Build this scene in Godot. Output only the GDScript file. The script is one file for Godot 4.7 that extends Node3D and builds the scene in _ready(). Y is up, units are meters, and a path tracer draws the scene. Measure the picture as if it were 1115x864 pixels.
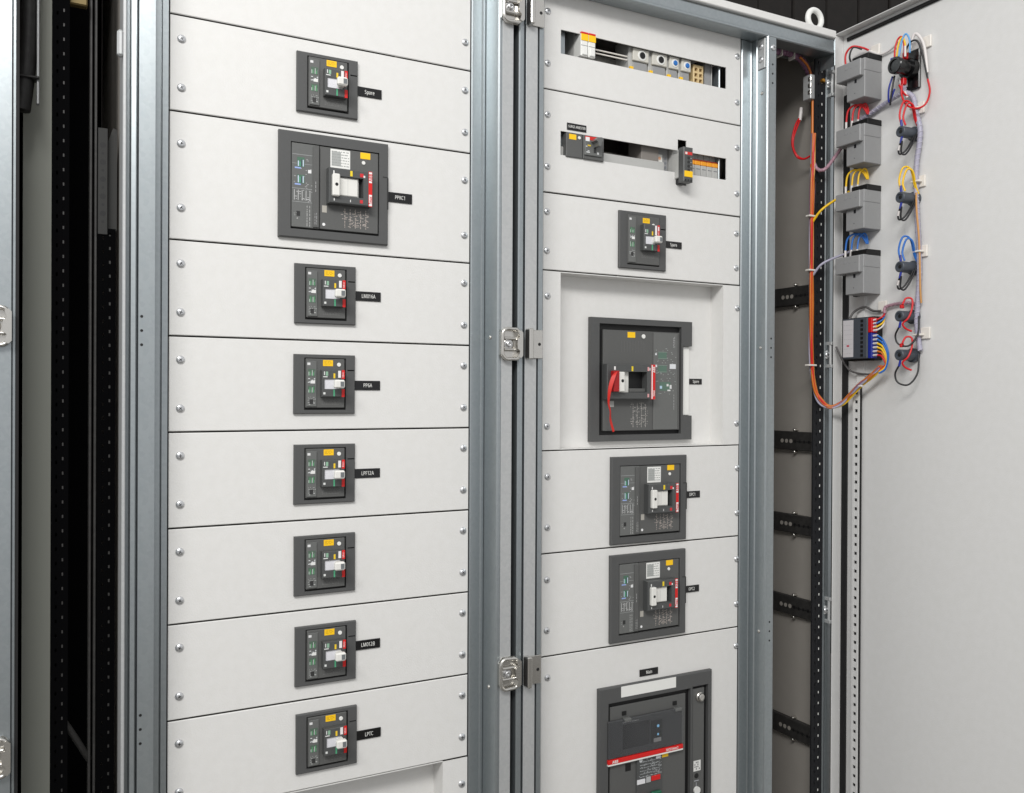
extends Node3D
# Two switchgear cabinet sections with an open door. All shapes are given in millimetres; y = 0 is the top of the upper row of left panels.
const LIFT := 1850.0
var M := {}
var taken := {}
var rng := RandomNumberGenerator.new()
var DOOR_TURN := deg_to_rad(-91.43)
var screw_mesh: ArrayMesh

# ---------------------------------------------------------------- mesh builder
class Builder:
	var v := PackedVector3Array()
	var n := PackedVector3Array()
	var c := PackedColorArray()
	var col := Color.WHITE
	func tri(a: Vector3, b: Vector3, d: Vector3, na: Vector3, nb: Vector3, nd: Vector3) -> void:
		if (b - a).cross(d - a).dot(na + nb + nd) > 0.0:
			v.append_array([a, d, b]); n.append_array([na, nd, nb])
		else:
			v.append_array([a, b, d]); n.append_array([na, nb, nd])
		c.append_array([col, col, col])
	func quad(a: Vector3, b: Vector3, d: Vector3, e: Vector3, nn: Vector3) -> void:
		tri(a, b, d, nn, nn, nn); tri(a, d, e, nn, nn, nn)
	func quad4(a: Vector3, b: Vector3, d: Vector3, e: Vector3, na: Vector3, nb: Vector3, nd: Vector3, ne: Vector3) -> void:
		tri(a, b, d, na, nb, nd); tri(a, d, e, na, nd, ne)
	func box(x0: float, x1: float, y0: float, y1: float, z0: float, z1: float, ch := 0.0) -> Builder:
		var o := Vector3(x0 + x1, y0 + y1, z0 + z1) / 2.0
		var h := Vector3(absf(x1 - x0), absf(y1 - y0), absf(z1 - z0)) / 2.0
		ch = minf(ch, minf(h.x, minf(h.y, h.z)) * 0.8)
		for a in 3:
			var b := (a + 1) % 3
			var d := (a + 2) % 3
			for s in [-1.0, 1.0]:
				var nn := Vector3.ZERO
				nn[a] = s
				var p := []
				for k in [[-1, -1], [1, -1], [1, 1], [-1, 1]]:
					var q := o
					q[a] += s * h[a]; q[b] += k[0] * (h[b] - ch); q[d] += k[1] * (h[d] - ch)
					p.append(q)
				quad(p[0], p[1], p[2], p[3], nn)
				if ch <= 0.0: continue
				for t in [-1.0, 1.0]:   # the edge between face a and face b, along d
					var e1 := o; var e2 := o; var e3 := o; var e4 := o
					e1[a] += s * h[a]; e1[b] += t * (h[b] - ch); e1[d] -= h[d] - ch
					e2[a] += s * h[a]; e2[b] += t * (h[b] - ch); e2[d] += h[d] - ch
					e3[a] += s * (h[a] - ch); e3[b] += t * h[b]; e3[d] += h[d] - ch
					e4[a] += s * (h[a] - ch); e4[b] += t * h[b]; e4[d] -= h[d] - ch
					var m := Vector3.ZERO
					m[a] = s; m[b] = t
					quad(e1, e2, e3, e4, m.normalized())
		if ch > 0.0:
			for sx in [-1.0, 1.0]:
				for sy in [-1.0, 1.0]:
					for sz in [-1.0, 1.0]:
						var s := Vector3(sx, sy, sz)
						var i := h - Vector3.ONE * ch
						var m := s.normalized()
						tri(o + s * Vector3(h.x, i.y, i.z), o + s * Vector3(i.x, h.y, i.z), o + s * Vector3(i.x, i.y, h.z), m, m, m)
		return self
	# surface of revolution about the line from p along axis; profile of (distance along, radius)
	func lathe(p: Vector3, axis: Vector3, profile: Array, seg := 16) -> Builder:
		axis = axis.normalized()
		var u := axis.cross(Vector3.UP if absf(axis.y) < 0.9 else Vector3.RIGHT).normalized()
		var w := axis.cross(u)
		for k in profile.size() - 1:
			var A: Vector2 = profile[k]
			var B: Vector2 = profile[k + 1]
			var dd := (B - A).normalized()
			for s in seg:
				var t0 := TAU * s / seg
				var t1 := TAU * (s + 1) / seg
				var r0 := u * cos(t0) + w * sin(t0)
				var r1 := u * cos(t1) + w * sin(t1)
				var n0 := (r0 * dd.x - axis * dd.y).normalized()
				var n1 := (r1 * dd.x - axis * dd.y).normalized()
				if A.y < 0.001 and B.y < 0.001: continue
				var a := p + axis * A.x + r0 * A.y
				var b := p + axis * A.x + r1 * A.y
				var e := p + axis * B.x + r1 * B.y
				var f := p + axis * B.x + r0 * B.y
				if A.y < 0.001: tri(a, e, f, n0, n1, n0)
				elif B.y < 0.001: tri(a, b, f, n0, n1, n0)
				else: quad4(a, b, e, f, n0, n1, n1, n0)
		return self
	func cyl(p: Vector3, axis: Vector3, length: float, r: float, seg := 16, ch := 0.0) -> Builder:
		return lathe(p, axis, [Vector2(0, 0), Vector2(0, r), Vector2(length - ch, r), Vector2(length, r - ch), Vector2(length, 0)], seg)
	func smooth(pts: Array, steps := 5) -> PackedVector3Array:
		var out := PackedVector3Array()
		for k in pts.size() - 1:
			var a: Vector3 = pts[maxi(k - 1, 0)]
			var b: Vector3 = pts[k]
			var d: Vector3 = pts[k + 1]
			var e: Vector3 = pts[mini(k + 2, pts.size() - 1)]
			for s in steps:
				out.append(b.cubic_interpolate(d, a, e, float(s) / steps))
		out.append(pts[-1])
		return out
	func tube(pts: Array, r: float, seg := 8, steps := 5) -> Builder:
		var q := smooth(pts, steps)
		var side := Vector3.ZERO
		var ring := []
		for k in q.size():
			var t := (q[mini(k + 1, q.size() - 1)] - q[maxi(k - 1, 0)]).normalized()
			if k == 0: side = t.cross(Vector3.UP if absf(t.y) < 0.9 else Vector3.RIGHT).normalized()
			side = (side - t * side.dot(t)).normalized()
			var o := t.cross(side)
			var row := []
			for s in seg:
				row.append(side * cos(TAU * s / seg) + o * sin(TAU * s / seg))
			ring.append(row)
		for k in q.size() - 1:
			for s in seg:
				var s1 := (s + 1) % seg
				quad4(q[k] + ring[k][s] * r, q[k] + ring[k][s1] * r, q[k + 1] + ring[k + 1][s1] * r, q[k + 1] + ring[k + 1][s] * r, ring[k][s], ring[k][s1], ring[k + 1][s1], ring[k + 1][s])
		for k in [0, q.size() - 1]:
			var t := (q[1] - q[0]).normalized() * -1.0 if k == 0 else (q[-1] - q[-2]).normalized()
			for s in seg:
				tri(q[k], q[k] + ring[k][s] * r, q[k] + ring[k][(s + 1) % seg] * r, t, t, t)
		return self
	# a polygon swept along an axis (0 x: points are (z, y); 1 y: points are (x, z); 2 z: points are (x, y))
	func extrude(poly: PackedVector2Array, axis: int, from: float, to: float) -> Builder:
		var at := func(p: Vector2, h: float) -> Vector3:
			return Vector3(h, p.y, p.x) if axis == 0 else Vector3(p.x, h, p.y) if axis == 1 else Vector3(p.x, p.y, h)
		var turn := -1.0 if Geometry2D.is_polygon_clockwise(poly) else 1.0
		for k in poly.size():
			var a := poly[k]
			var b := poly[(k + 1) % poly.size()]
			if a.is_equal_approx(b): continue
			var m := Vector2(b.y - a.y, a.x - b.x).normalized() * turn
			var nn: Vector3 = at.call(m, 0.0)
			quad(at.call(a, from), at.call(b, from), at.call(b, to), at.call(a, to), nn)
		var idx := Geometry2D.triangulate_polygon(poly)
		for k in range(0, idx.size(), 3):
			for h in [from, to]:
				var nn: Vector3 = at.call(Vector2.ZERO, -1.0 if (h < maxf(from, to)) else 1.0)
				tri(at.call(poly[idx[k]], h), at.call(poly[idx[k + 1]], h), at.call(poly[idx[k + 2]], h), nn, nn, nn)
		return self
	# a sheet with rectangular holes ([x0, x1, y0, y1] each), its front edge chamfered by ch
	func plate(x0: float, x1: float, y0: float, y1: float, z0: float, z1: float, holes := [], ch := 0.0) -> Builder:
		var xs := [x0, x1]
		var ys := [y0, y1]
		for h in holes:
			for k in 2:
				if not xs.has(h[k]): xs.append(h[k])
				if not ys.has(h[k + 2]): ys.append(h[k + 2])
		xs.sort(); ys.sort()
		var solid := func(i: int, j: int) -> bool:
			if i < 0 or j < 0 or i >= xs.size() - 1 or j >= ys.size() - 1: return false
			var p := Vector2(xs[i] + xs[i + 1], ys[j] + ys[j + 1]) / 2.0
			for h in holes:
				if p.x > h[0] and p.x < h[1] and p.y > h[2] and p.y < h[3]: return false
			return true
		for i in xs.size() - 1:
			for j in ys.size() - 1:
				if not solid.call(i, j): continue
				var a: float = xs[i]; var b: float = xs[i + 1]; var d: float = ys[j]; var e: float = ys[j + 1]
				var fa := a + (ch if i == 0 else 0.0)
				var fb := b - (ch if i == xs.size() - 2 else 0.0)
				var fd := d + (ch if j == 0 else 0.0)
				var fe := e - (ch if j == ys.size() - 2 else 0.0)
				quad(Vector3(fa, fd, z1), Vector3(fb, fd, z1), Vector3(fb, fe, z1), Vector3(fa, fe, z1), Vector3.BACK)
				quad(Vector3(a, d, z0), Vector3(b, d, z0), Vector3(b, e, z0), Vector3(a, e, z0), Vector3.FORWARD)
				for s in 4:
					var out: bool = [not solid.call(i - 1, j), not solid.call(i + 1, j), not solid.call(i, j - 1), not solid.call(i, j + 1)][s]
					if not out: continue
					var rim: bool = [i == 0, i == xs.size() - 2, j == 0, j == ys.size() - 2][s] and ch > 0.0
					var nn: Vector3 = [Vector3.LEFT, Vector3.RIGHT, Vector3.DOWN, Vector3.UP][s]
					var p: Vector3 = [Vector3(a, d, 0), Vector3(b, d, 0), Vector3(a, d, 0), Vector3(a, e, 0)][s]
					var q: Vector3 = [Vector3(a, e, 0), Vector3(b, e, 0), Vector3(b, d, 0), Vector3(b, e, 0)][s]
					var zt := z1 - (ch if rim else 0.0)
					quad(p + Vector3(0, 0, z0), q + Vector3(0, 0, z0), q + Vector3(0, 0, zt), p + Vector3(0, 0, zt), nn)
					if rim:
						var fp: Vector3 = [Vector3(fa, fd, z1), Vector3(fb, fd, z1), Vector3(fa, fd, z1), Vector3(fa, fe, z1)][s]
						var fq: Vector3 = [Vector3(fa, fe, z1), Vector3(fb, fe, z1), Vector3(fb, fd, z1), Vector3(fb, fe, z1)][s]
						quad(p + Vector3(0, 0, zt), q + Vector3(0, 0, zt), fq, fp, (nn + Vector3.BACK).normalized())
		return self
	func mesh() -> ArrayMesh:
		var arr := []
		arr.resize(Mesh.ARRAY_MAX)
		var s := PackedVector3Array()
		s.resize(v.size())
		for k in v.size(): s[k] = v[k] * 0.001
		arr[Mesh.ARRAY_VERTEX] = s
		arr[Mesh.ARRAY_NORMAL] = n
		arr[Mesh.ARRAY_COLOR] = c
		var m := ArrayMesh.new()
		m.add_surface_from_arrays(Mesh.PRIMITIVE_TRIANGLES, arr)
		return m

func mb() -> Builder: return Builder.new()

# ---------------------------------------------------------------- things and parts
func numbered(called: String) -> String:
	var k: int = taken.get(called, -1) + 1
	taken[called] = k
	return called if k == 0 else "%s_%03d" % [called, k]

func at(x: float, y: float, z: float) -> Vector3: return Vector3(x, y + LIFT, z) * 0.001

func thing(called: String, label: String, category: String, where: Vector3, group := "", turn := 0.0) -> Node3D:
	var o := Node3D.new()
	o.name = numbered(called)
	add_child(o)
	o.position = where
	o.rotation.y = turn
	mark(o, label, category, group)
	return o

func mark(o: Node, label: String, category: String, group := "") -> void:
	o.set_meta("label", label)
	o.set_meta("category", category)
	if group: o.set_meta("group", group)

func part(parent: Node, called: String, b, material: Material, offset := Vector3.ZERO) -> MeshInstance3D:
	var o := MeshInstance3D.new()
	o.name = called
	o.mesh = b.mesh() if b is Builder else b
	o.material_override = material
	o.position = offset * 0.001
	if called == "markings": o.set_meta("kind", "stuff")
	parent.add_child(o, true)
	return o

func copy(o: Node3D, where: Vector3, label: String) -> Node3D:
	var r: Node3D = o.duplicate()
	r.name = numbered(String(o.name).trim_suffix("_000"))
	add_child(r)
	r.position = where
	r.set_meta("label", label)
	r.rotation.z = rng.randf_range(-0.004, 0.004)
	for child in r.get_children():
		if String(child.name).begins_with("yellow_sticker") or String(child.name).begins_with("rating_label"):
			child.position += Vector3(rng.randf_range(-1.5, 1.5), rng.randf_range(-1, 1), 0) * 0.001
			child.rotation.z = rng.randf_range(-0.004, 0.004)
	return r

func structure(called: String, b: Builder, material: Material) -> void:
	var o := part(self, called, b, material, Vector3(0, LIFT, 0))
	o.set_meta("kind", "structure")

func text(parent: Node, words: String, x: float, y: float, z: float, height: float, material: Material, squeeze := 0.85, spin := 0.0, bold := false) -> MeshInstance3D:
	var f := SystemFont.new()
	f.font_names = PackedStringArray(["Droid Sans"])
	f.font_weight = 700 if bold else 400
	var t := TextMesh.new()
	t.text = words
	t.font = f
	t.font_size = 32
	t.pixel_size = height * 0.001 / 23.0
	t.depth = 0.0002
	t.curve_step = 3.0
	var o := MeshInstance3D.new()
	o.name = "lettering"
	o.mesh = t
	o.material_override = material
	o.position = Vector3(x, y, z) * 0.001
	o.rotation.z = deg_to_rad(spin)
	o.scale = Vector3(squeeze, 1, 1)
	parent.add_child(o, true)
	return o

# ---------------------------------------------------------------- materials
func noise(freq: float, kind: int, low: Color, high: Color, octaves := 3) -> NoiseTexture2D:
	var f := FastNoiseLite.new()
	f.noise_type = kind
	f.frequency = freq
	f.fractal_octaves = octaves
	f.seed = 7
	if kind == FastNoiseLite.TYPE_CELLULAR:
		f.cellular_return_type = FastNoiseLite.RETURN_CELL_VALUE
		f.fractal_type = FastNoiseLite.FRACTAL_NONE
	var g := Gradient.new()
	g.set_color(0, low); g.set_color(1, high)
	var t := NoiseTexture2D.new()
	t.width = 512; t.height = 512
	t.seamless = true
	t.noise = f
	t.color_ramp = g
	return t

func bumps(freq: float) -> NoiseTexture2D:
	var f := FastNoiseLite.new()
	f.frequency = freq
	f.fractal_octaves = 2
	f.seed = 3
	var t := NoiseTexture2D.new()
	t.width = 512; t.height = 512
	t.seamless = true
	t.noise = f
	t.as_normal_map = true
	t.bump_strength = 4.0
	return t

func mat(called: String, color: Color, rough := 0.5, metal := 0.0) -> StandardMaterial3D:
	var m := StandardMaterial3D.new()
	m.albedo_color = color
	m.roughness = rough
	m.metallic = metal
	M[called] = m
	return m

func grained(m: StandardMaterial3D, t: Texture2D, normal: Texture2D, strength: float, per_metre: float) -> void:
	m.albedo_texture = t
	m.uv1_triplanar = true
	m.uv1_world_triplanar = true
	m.uv1_scale = Vector3.ONE * per_metre
	if normal:
		m.normal_enabled = true
		m.normal_texture = normal
		m.normal_scale = strength

func materials() -> void:
	var peel := bumps(0.09)
	var dust := noise(0.012, FastNoiseLite.TYPE_SIMPLEX, Color(0.985, 0.985, 0.982), Color(1, 1, 1), 5)
	var spangle := noise(0.045, FastNoiseLite.TYPE_CELLULAR, Color(0.965, 0.968, 0.97), Color(1, 1, 1))
	var streak := noise(0.02, FastNoiseLite.TYPE_SIMPLEX, Color(0.80, 0.80, 0.80), Color(1, 1, 1), 5)
	grained(mat("paint", Color(0.868, 0.864, 0.855), 0.48), dust, peel, 0.10, 6.0)
	grained(mat("door_paint", Color(0.87, 0.868, 0.863), 0.5), dust, peel, 0.10, 6.0)
	grained(mat("zinc", Color(0.655, 0.68, 0.69), 0.36, 0.85), spangle, null, 0.0, 9.0)
	grained(mat("zinc_light", Color(0.74, 0.745, 0.745), 0.5, 0.45), spangle, null, 0.0, 9.0)
	grained(mat("inner", Color(0.635, 0.615, 0.59), 0.6, 0.1), dust, null, 0.0, 4.0)
	grained(mat("dark_steel", Color(0.235, 0.23, 0.225), 0.55, 0.2), streak, null, 0.0, 5.0)
	grained(mat("black_post", Color(0.07, 0.075, 0.095), 0.7), streak, null, 0.0, 5.0)
	grained(mat("cladding", Color(0.125, 0.105, 0.09), 0.85), streak, null, 0.0, 1.2)
	grained(mat("concrete", Color(0.50, 0.49, 0.47), 0.8), streak, null, 0.0, 0.8)
	mat("bracket", Color(0.15, 0.15, 0.145), 0.7)
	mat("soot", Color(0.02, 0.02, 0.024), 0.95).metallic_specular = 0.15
	var plastic_grain := bumps(0.2)
	grained(mat("frame_grey", Color(0.31, 0.312, 0.312), 0.55), dust, plastic_grain, 0.15, 14.0)
	grained(mat("cover_grey", Color(0.345, 0.347, 0.343), 0.5), dust, plastic_grain, 0.15, 14.0)
	grained(mat("unit_grey", Color(0.40, 0.405, 0.40), 0.3), dust, plastic_grain, 0.08, 14.0)
	grained(mat("block_grey", Color(0.30, 0.305, 0.305), 0.4), dust, plastic_grain, 0.1, 14.0)
	grained(mat("box_grey", Color(0.585, 0.587, 0.59), 0.5), dust, plastic_grain, 0.1, 14.0)
	grained(mat("module_grey", Color(0.70, 0.70, 0.69), 0.5), dust, plastic_grain, 0.1, 14.0)
	mat("black", Color(0.03, 0.03, 0.035), 0.6)
	mat("rubber", Color(0.05, 0.05, 0.055), 0.75)
	mat("gloss_black", Color(0.06, 0.06, 0.065), 0.25)
	mat("cream", Color(0.79, 0.78, 0.745), 0.5)
	mat("slate", Color(0.27, 0.29, 0.32), 0.5)
	mat("white", Color(0.90, 0.90, 0.885), 0.4)
	mat("handle", Color(0.88, 0.875, 0.855), 0.35)
	mat("lens_white", Color(0.86, 0.86, 0.88), 0.35)
	mat("yellow", Color(0.98, 0.78, 0.05), 0.5)
	mat("orange", Color(0.93, 0.62, 0.12), 0.5)
	mat("red", Color(0.82, 0.10, 0.09), 0.4)
	mat("flag_red", Color(0.80, 0.13, 0.08), 0.5).subsurf_scatter_enabled = false
	mat("blue", Color(0.12, 0.42, 0.72), 0.4)
	mat("ferrule_blue", Color(0.10, 0.16, 0.55), 0.4)
	mat("beige", Color(0.84, 0.74, 0.55), 0.5)
	mat("wire_red", Color(0.80, 0.07, 0.10), 0.4)
	mat("wire_yellow", Color(0.93, 0.75, 0.10), 0.4)
	mat("wire_orange", Color(0.78, 0.43, 0.11), 0.4)
	mat("wire_tan", Color(0.78, 0.57, 0.33), 0.45)
	mat("wire_blue", Color(0.16, 0.42, 0.74), 0.4)
	mat("wire_black", Color(0.05, 0.05, 0.07), 0.4)
	mat("wire_white", Color(0.86, 0.84, 0.83), 0.4)
	mat("wire_grey", Color(0.34, 0.33, 0.33), 0.5)
	mat("wrap_lilac", Color(0.66, 0.65, 0.72), 0.4)
	mat("wrap_pink", Color(0.66, 0.52, 0.57), 0.4)
	mat("wrap_plum", Color(0.55, 0.40, 0.50), 0.4)
	mat("wrap_clear", Color(0.72, 0.71, 0.76), 0.35)
	mat("nylon", Color(0.90, 0.88, 0.85), 0.4)
	mat("brass", Color(0.80, 0.58, 0.25), 0.35, 0.9)
	mat("chrome", Color(0.80, 0.79, 0.77), 0.25, 0.95)
	mat("print", Color.WHITE, 0.5).vertex_color_use_as_albedo = true
	mat("bolt", Color(1, 1, 1), 0.3, 0.85).vertex_color_use_as_albedo = true
	mat("screen", Color(0.14, 0.135, 0.14), 0.2)
	var g := mat("clear_cover", Color(0.5, 0.52, 0.54, 0.05), 0.12)
	g.metallic_specular = 0.25
	g.transparency = BaseMaterial3D.TRANSPARENCY_ALPHA

# ---------------------------------------------------------------- scene
func _ready() -> void:
	rng.seed = 11
	var cam := Camera3D.new()
	cam.name = "camera"
	cam.position = Vector3(-0.1695, -0.5884 + LIFT * 0.001, 1.4575)
	cam.rotation = Vector3(-0.00354, -0.48646, 0.00492)
	cam.fov = rad_to_deg(2.0 * atan(432.0 / 960.0))
	cam.near = 0.05
	cam.far = 60.0
	add_child(cam)
	cam.make_current()
	var e := Environment.new()
	e.background_mode = Environment.BG_COLOR
	e.background_color = Color(0.78, 0.782, 0.786)
	e.background_energy_multiplier = 1.0
	e.tonemap_mode = Environment.TONE_MAPPER_LINEAR
	e.tonemap_exposure = 1.21
	e.sdfgi_enabled = true
	e.ssao_enabled = true
	e.ssil_enabled = true
	var we := WorldEnvironment.new()
	we.environment = e
	add_child(we)
	lamp("ceiling_light", Vector3(-1.3, 3.35, 2.35), Vector2(2.4, 0.7), 9.5)
	materials()
	screw_mesh = make_screw().mesh()
	structure("floor", mb().box(-4000, 6000, -LIFT - 100, -LIFT, -3000, 4500), M.concrete)
	var wall := mb()
	for k in 40:
		wall.box(-3000 + k * 220, -3000 + k * 220 + 214, -LIFT, 2600, -1640, -1600 + rng.randf_range(-6, 6), 6)
	structure("back_wall", wall, M.cladding)
	left_section()
	right_section()
	left_compartment()
	door()
	breakers()
	rail_devices()
	door_devices()
	wiring()

func lamp(called: String, where: Vector3, size: Vector2, energy: float) -> void:
	var l := AreaLight3D.new()
	l.name = numbered(called)
	l.area_size = size
	l.light_energy = energy
	l.light_color = Color(1.0, 0.995, 0.985)
	l.shadow_enabled = true
	add_child(l)
	l.position = where
	l.rotation = Vector3(deg_to_rad(-46), deg_to_rad(-24), 0)

func make_screw() -> Builder:
	var b := mb()
	b.col = Color(0.66, 0.67, 0.68)
	b.lathe(Vector3.ZERO, Vector3.BACK, [Vector2(0, 6.6), Vector2(0.8, 6.5), Vector2(1.9, 5.6), Vector2(2.8, 4.0), Vector2(3.2, 2.2), Vector2(3.3, 0)], 16)
	b.col = Color(0.03, 0.03, 0.03)
	b.box(-2.6, 2.6, -0.5, 0.5, 2.4, 3.35)
	b.box(-0.5, 0.5, -2.6, 2.6, 2.4, 3.37)
	return b

func screws(panel: Node, xs: Array, ys: Array) -> void:
	for x in xs:
		for y in ys:
			var s := part(panel, "screw", screw_mesh, M.bolt, Vector3(x, y, 0.2))
			s.rotation.z = rng.randf() * PI

func name_plate(cab: Node, words: String, x0: float, x1: float, y0: float, y1: float, z := 0.0, size := 6.2) -> void:
	var p := part(cab, "name_plate", mb().box(x0, x1, y0, y1, z, z + 1.8, 0.3), M.gloss_black)
	text(p, words, (x0 + x1) / 2, (y0 + y1) / 2, z + 1.9, size, M.white, 0.8)

func slots(b: Builder, x: float, ys: Array, z: float, r := 2.2) -> Builder:
	for y in ys: b.cyl(Vector3(x, y, z), Vector3.BACK, 0.3, r, 10)
	return b

func panel_at(cab: Node, x0: float, x1: float, top: float, bottom: float, holes := []) -> MeshInstance3D:
	var z := rng.randf_range(-0.5, 0.5)
	return part(cab, "cover_panel", mb().plate(x0, x1, bottom + 1.3, top - 1.3, -2.5, 0, holes, 1.1), M.paint, Vector3(0, 0, z))

func latch(cab: Node, x: float, y: float, z := 0.0) -> void:
	# a cast hook plate with a bolt, folded forward at both sides
	var w := mb()
	var base := PackedVector2Array([Vector2(-20, -20), Vector2(-12, -29), Vector2(12, -29), Vector2(19, -22), Vector2(19, 22), Vector2(12, 29), Vector2(-12, 29), Vector2(-20, 20)])
	w.extrude(base, 2, 0, 3)
	var rim := []
	for q in [[-18, 0], [-18, 19], [-11, 27], [0, 27], [11, 26], [17, 20]]: rim.append(Vector3(q[0], q[1], 10))
	w.tube(rim, 3.2, 10, 4)
	var under := []
	for q in [[-18, 0], [-18, -19], [-11, -27], [0, -27], [11, -26], [17, -20]]: under.append(Vector3(q[0], q[1], 10))
	w.tube(under, 3.2, 10, 4)
	w.extrude(PackedVector2Array([Vector2(12, -23), Vector2(17, -25), Vector2(21, -21), Vector2(21, 21), Vector2(17, 25), Vector2(12, 23), Vector2(15, 12), Vector2(10, 8), Vector2(10, -8), Vector2(15, -12)]), 2, 3, 15)
	w.cyl(Vector3(-14, 10, 7), Vector3.RIGHT, 27, 3, 10, 1)
	w.cyl(Vector3(-14, -10, 7), Vector3.RIGHT, 27, 3, 10, 1)
	w.box(-20, -17, -20, 20, 2, 10, 1)
	w.lathe(Vector3(-4, 0, 2.5), Vector3.BACK, [Vector2(0, 12), Vector2(3, 11), Vector2(4, 9)], 18)
	var o := part(cab, "latch_hook", w, M.chrome, Vector3(x, y, z))
	var b := mb()
	b.col = Color(0.6, 0.6, 0.6)
	b.lathe(Vector3(-4, 0, 3), Vector3.BACK, [Vector2(0, 8.5), Vector2(3, 8.5), Vector2(3, 6), Vector2(7, 5.5), Vector2(8, 4), Vector2(8, 2.8), Vector2(5, 2.6), Vector2(5, 0)], 18)
	part(o, "bolt", b, M.bolt)

func keeper(cab: Node, x: float, y: float) -> void:
	var w := mb()
	w.box(0, 26, -26, 26, 0, 3, 0.6)
	w.box(-9, 0, -28, 28, 0, 17, 1.5)
	var o := part(cab, "latch_keeper", w, M.chrome, Vector3(x, y, 46))
	part(o, "pad", mb().box(-9.8, -9, -25, 25, 1, 15.5), M.dark_steel)
	part(o, "hole", mb().cyl(Vector3(19, 0, 3), Vector3.BACK, 0.3, 3, 12), M.black)

func left_section() -> void:
	var cab := thing("switchgear_cabinet", "left galvanised cabinet section stacked with blank pale grey panels and small breakers", "cabinet", Vector3.ZERO, "joined switchgear cabinet sections")
	cab.position = at(0, 0, 0)
	# corner post: a rolled galvanised profile
	var p := PackedVector2Array([Vector2(-66, -60), Vector2(-66, 18), Vector2(-60, 18), Vector2(-59, 42), Vector2(-53, 44), Vector2(-52, 26), Vector2(-50, 26), Vector2(-49, 46), Vector2(-26.5, 47), Vector2(-26.5, 0), Vector2(-19, 0), Vector2(-14.5, 0), Vector2(-14, -12), Vector2(-11.8, -12), Vector2(-11.5, -0.5), Vector2(-3, -0.5), Vector2(-3, -60)])
	var post := part(cab, "corner_post", mb().extrude(p, 1, -1750, 245), M.zinc)
	var h := mb()
	for y in [-498.0, -1090.0]: slots(h, -44.5, [y, y + 21, y - 21], 46.1, 2.2)
	part(post, "hole", h, M.black)
	part(cab, "sealing_strip", mb().box(-71, -66.2, -1750, 245, -20, 46, 1), M.zinc_light)
	part(cab, "hinge_cap", mb().box(-79, -70, -97, -58, 36, 48, 3), M.zinc_light)
	# divider post
	var q := PackedVector2Array([Vector2(515, -60), Vector2(515, -2), Vector2(517, 0), Vector2(535, -0.5), Vector2(537, 2.5), Vector2(541, 2.5), Vector2(542, 0), Vector2(546.5, 44), Vector2(549, 46.5), Vector2(553, 46.5), Vector2(554.5, 45), Vector2(577, 45), Vector2(577, -60)])
	var div := part(cab, "divider_post", mb().extrude(q, 1, -1750, 245), M.zinc)
	part(cab, "face_strip", mb().box(554.8, 576.6, -1750, 245, 44, 45.7, 0.3), M.zinc_light)
	for y in [-487.0, -1123.0]:
		part(div, "rivet", mb().lathe(Vector3(544.3, y, 22), Vector3.LEFT, [Vector2(0, 4), Vector2(1.2, 3.6), Vector2(2.2, 2), Vector2(2.5, 0)], 12), M.chrome)
	part(cab, "gasket", mb().box(577.3, 587.7, -1750, 245, -60, 4), M.soot)
	for y in [107.0, -499.5, -1094.0]: latch(cab, 571, y, 45)
	# panels
	var rows := [200.0, 0.0, -150.0, -350.0, -500.0, -650.0, -800.0, -950.0, -1100.0, -1250.0]
	for k in rows.size() - 1:
		var top: float = rows[k] - 1.5
		var low: float = rows[k + 1] - 1.5
		var pn := panel_at(cab, -1.0, 512.5, top, low)
		var inset := 37.0 if top - low < 180 else 50.0
		screws(pn, [15.8, 501.5], [top - inset, low + inset])
	# bottom panel, folded back into a recess
	var f := PackedVector2Array([Vector2(-1, 0), Vector2(44, 0), Vector2(44, -42), Vector2(464, -42), Vector2(464, 0), Vector2(512.5, 0), Vector2(512.5, -2), Vector2(466, -2), Vector2(466, -44), Vector2(42, -44), Vector2(42, -2), Vector2(-1, -2)])
	var rp := part(cab, "cover_panel", mb().extrude(f, 1, -1600, -1252.8), M.paint)
	part(rp, "recess_top", mb().box(44, 464, -1252.9, -1251.4, -42, -1), M.paint)
	screws(rp, [15.8, 501.5], [-1300, -1550])
	panel_at(cab, -1.0, 512.5, -1601, -1748)
	part(cab, "rear_panel", mb().box(-62, 577, -1750, 245, -602, -600), M.inner)
	part(cab, "side_panel", mb().box(-66.5, -63.5, -1750, 245, -600, -60), M.inner)
	part(cab, "roof_panel", mb().box(-66, 577, 245.5, 249, -602, -3), M.zinc)
	part(cab, "roof_beam", mb().box(-2, 514, 199.5, 245, -50, -1, 2), M.zinc)
	part(cab, "base", mb().box(-66, 577, -1849, -1751, -600, -10), M.dark_steel)
	name_plate(cab, "Spare", 298.5, 342.5, -81, -65)
	name_plate(cab, "PPKC1", 355, 399.5, -256, -239)
	name_plate(cab, "LM016A", 298, 342.5, -431, -415)
	name_plate(cab, "PP6A", 297, 342, -584, -568)
	name_plate(cab, "LPF12A", 297.5, 342.5, -735, -719)
	name_plate(cab, "LM012B", 300, 344, -1030, -1014)
	name_plate(cab, "LPTC", 303, 346, -1185, -1169)

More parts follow.
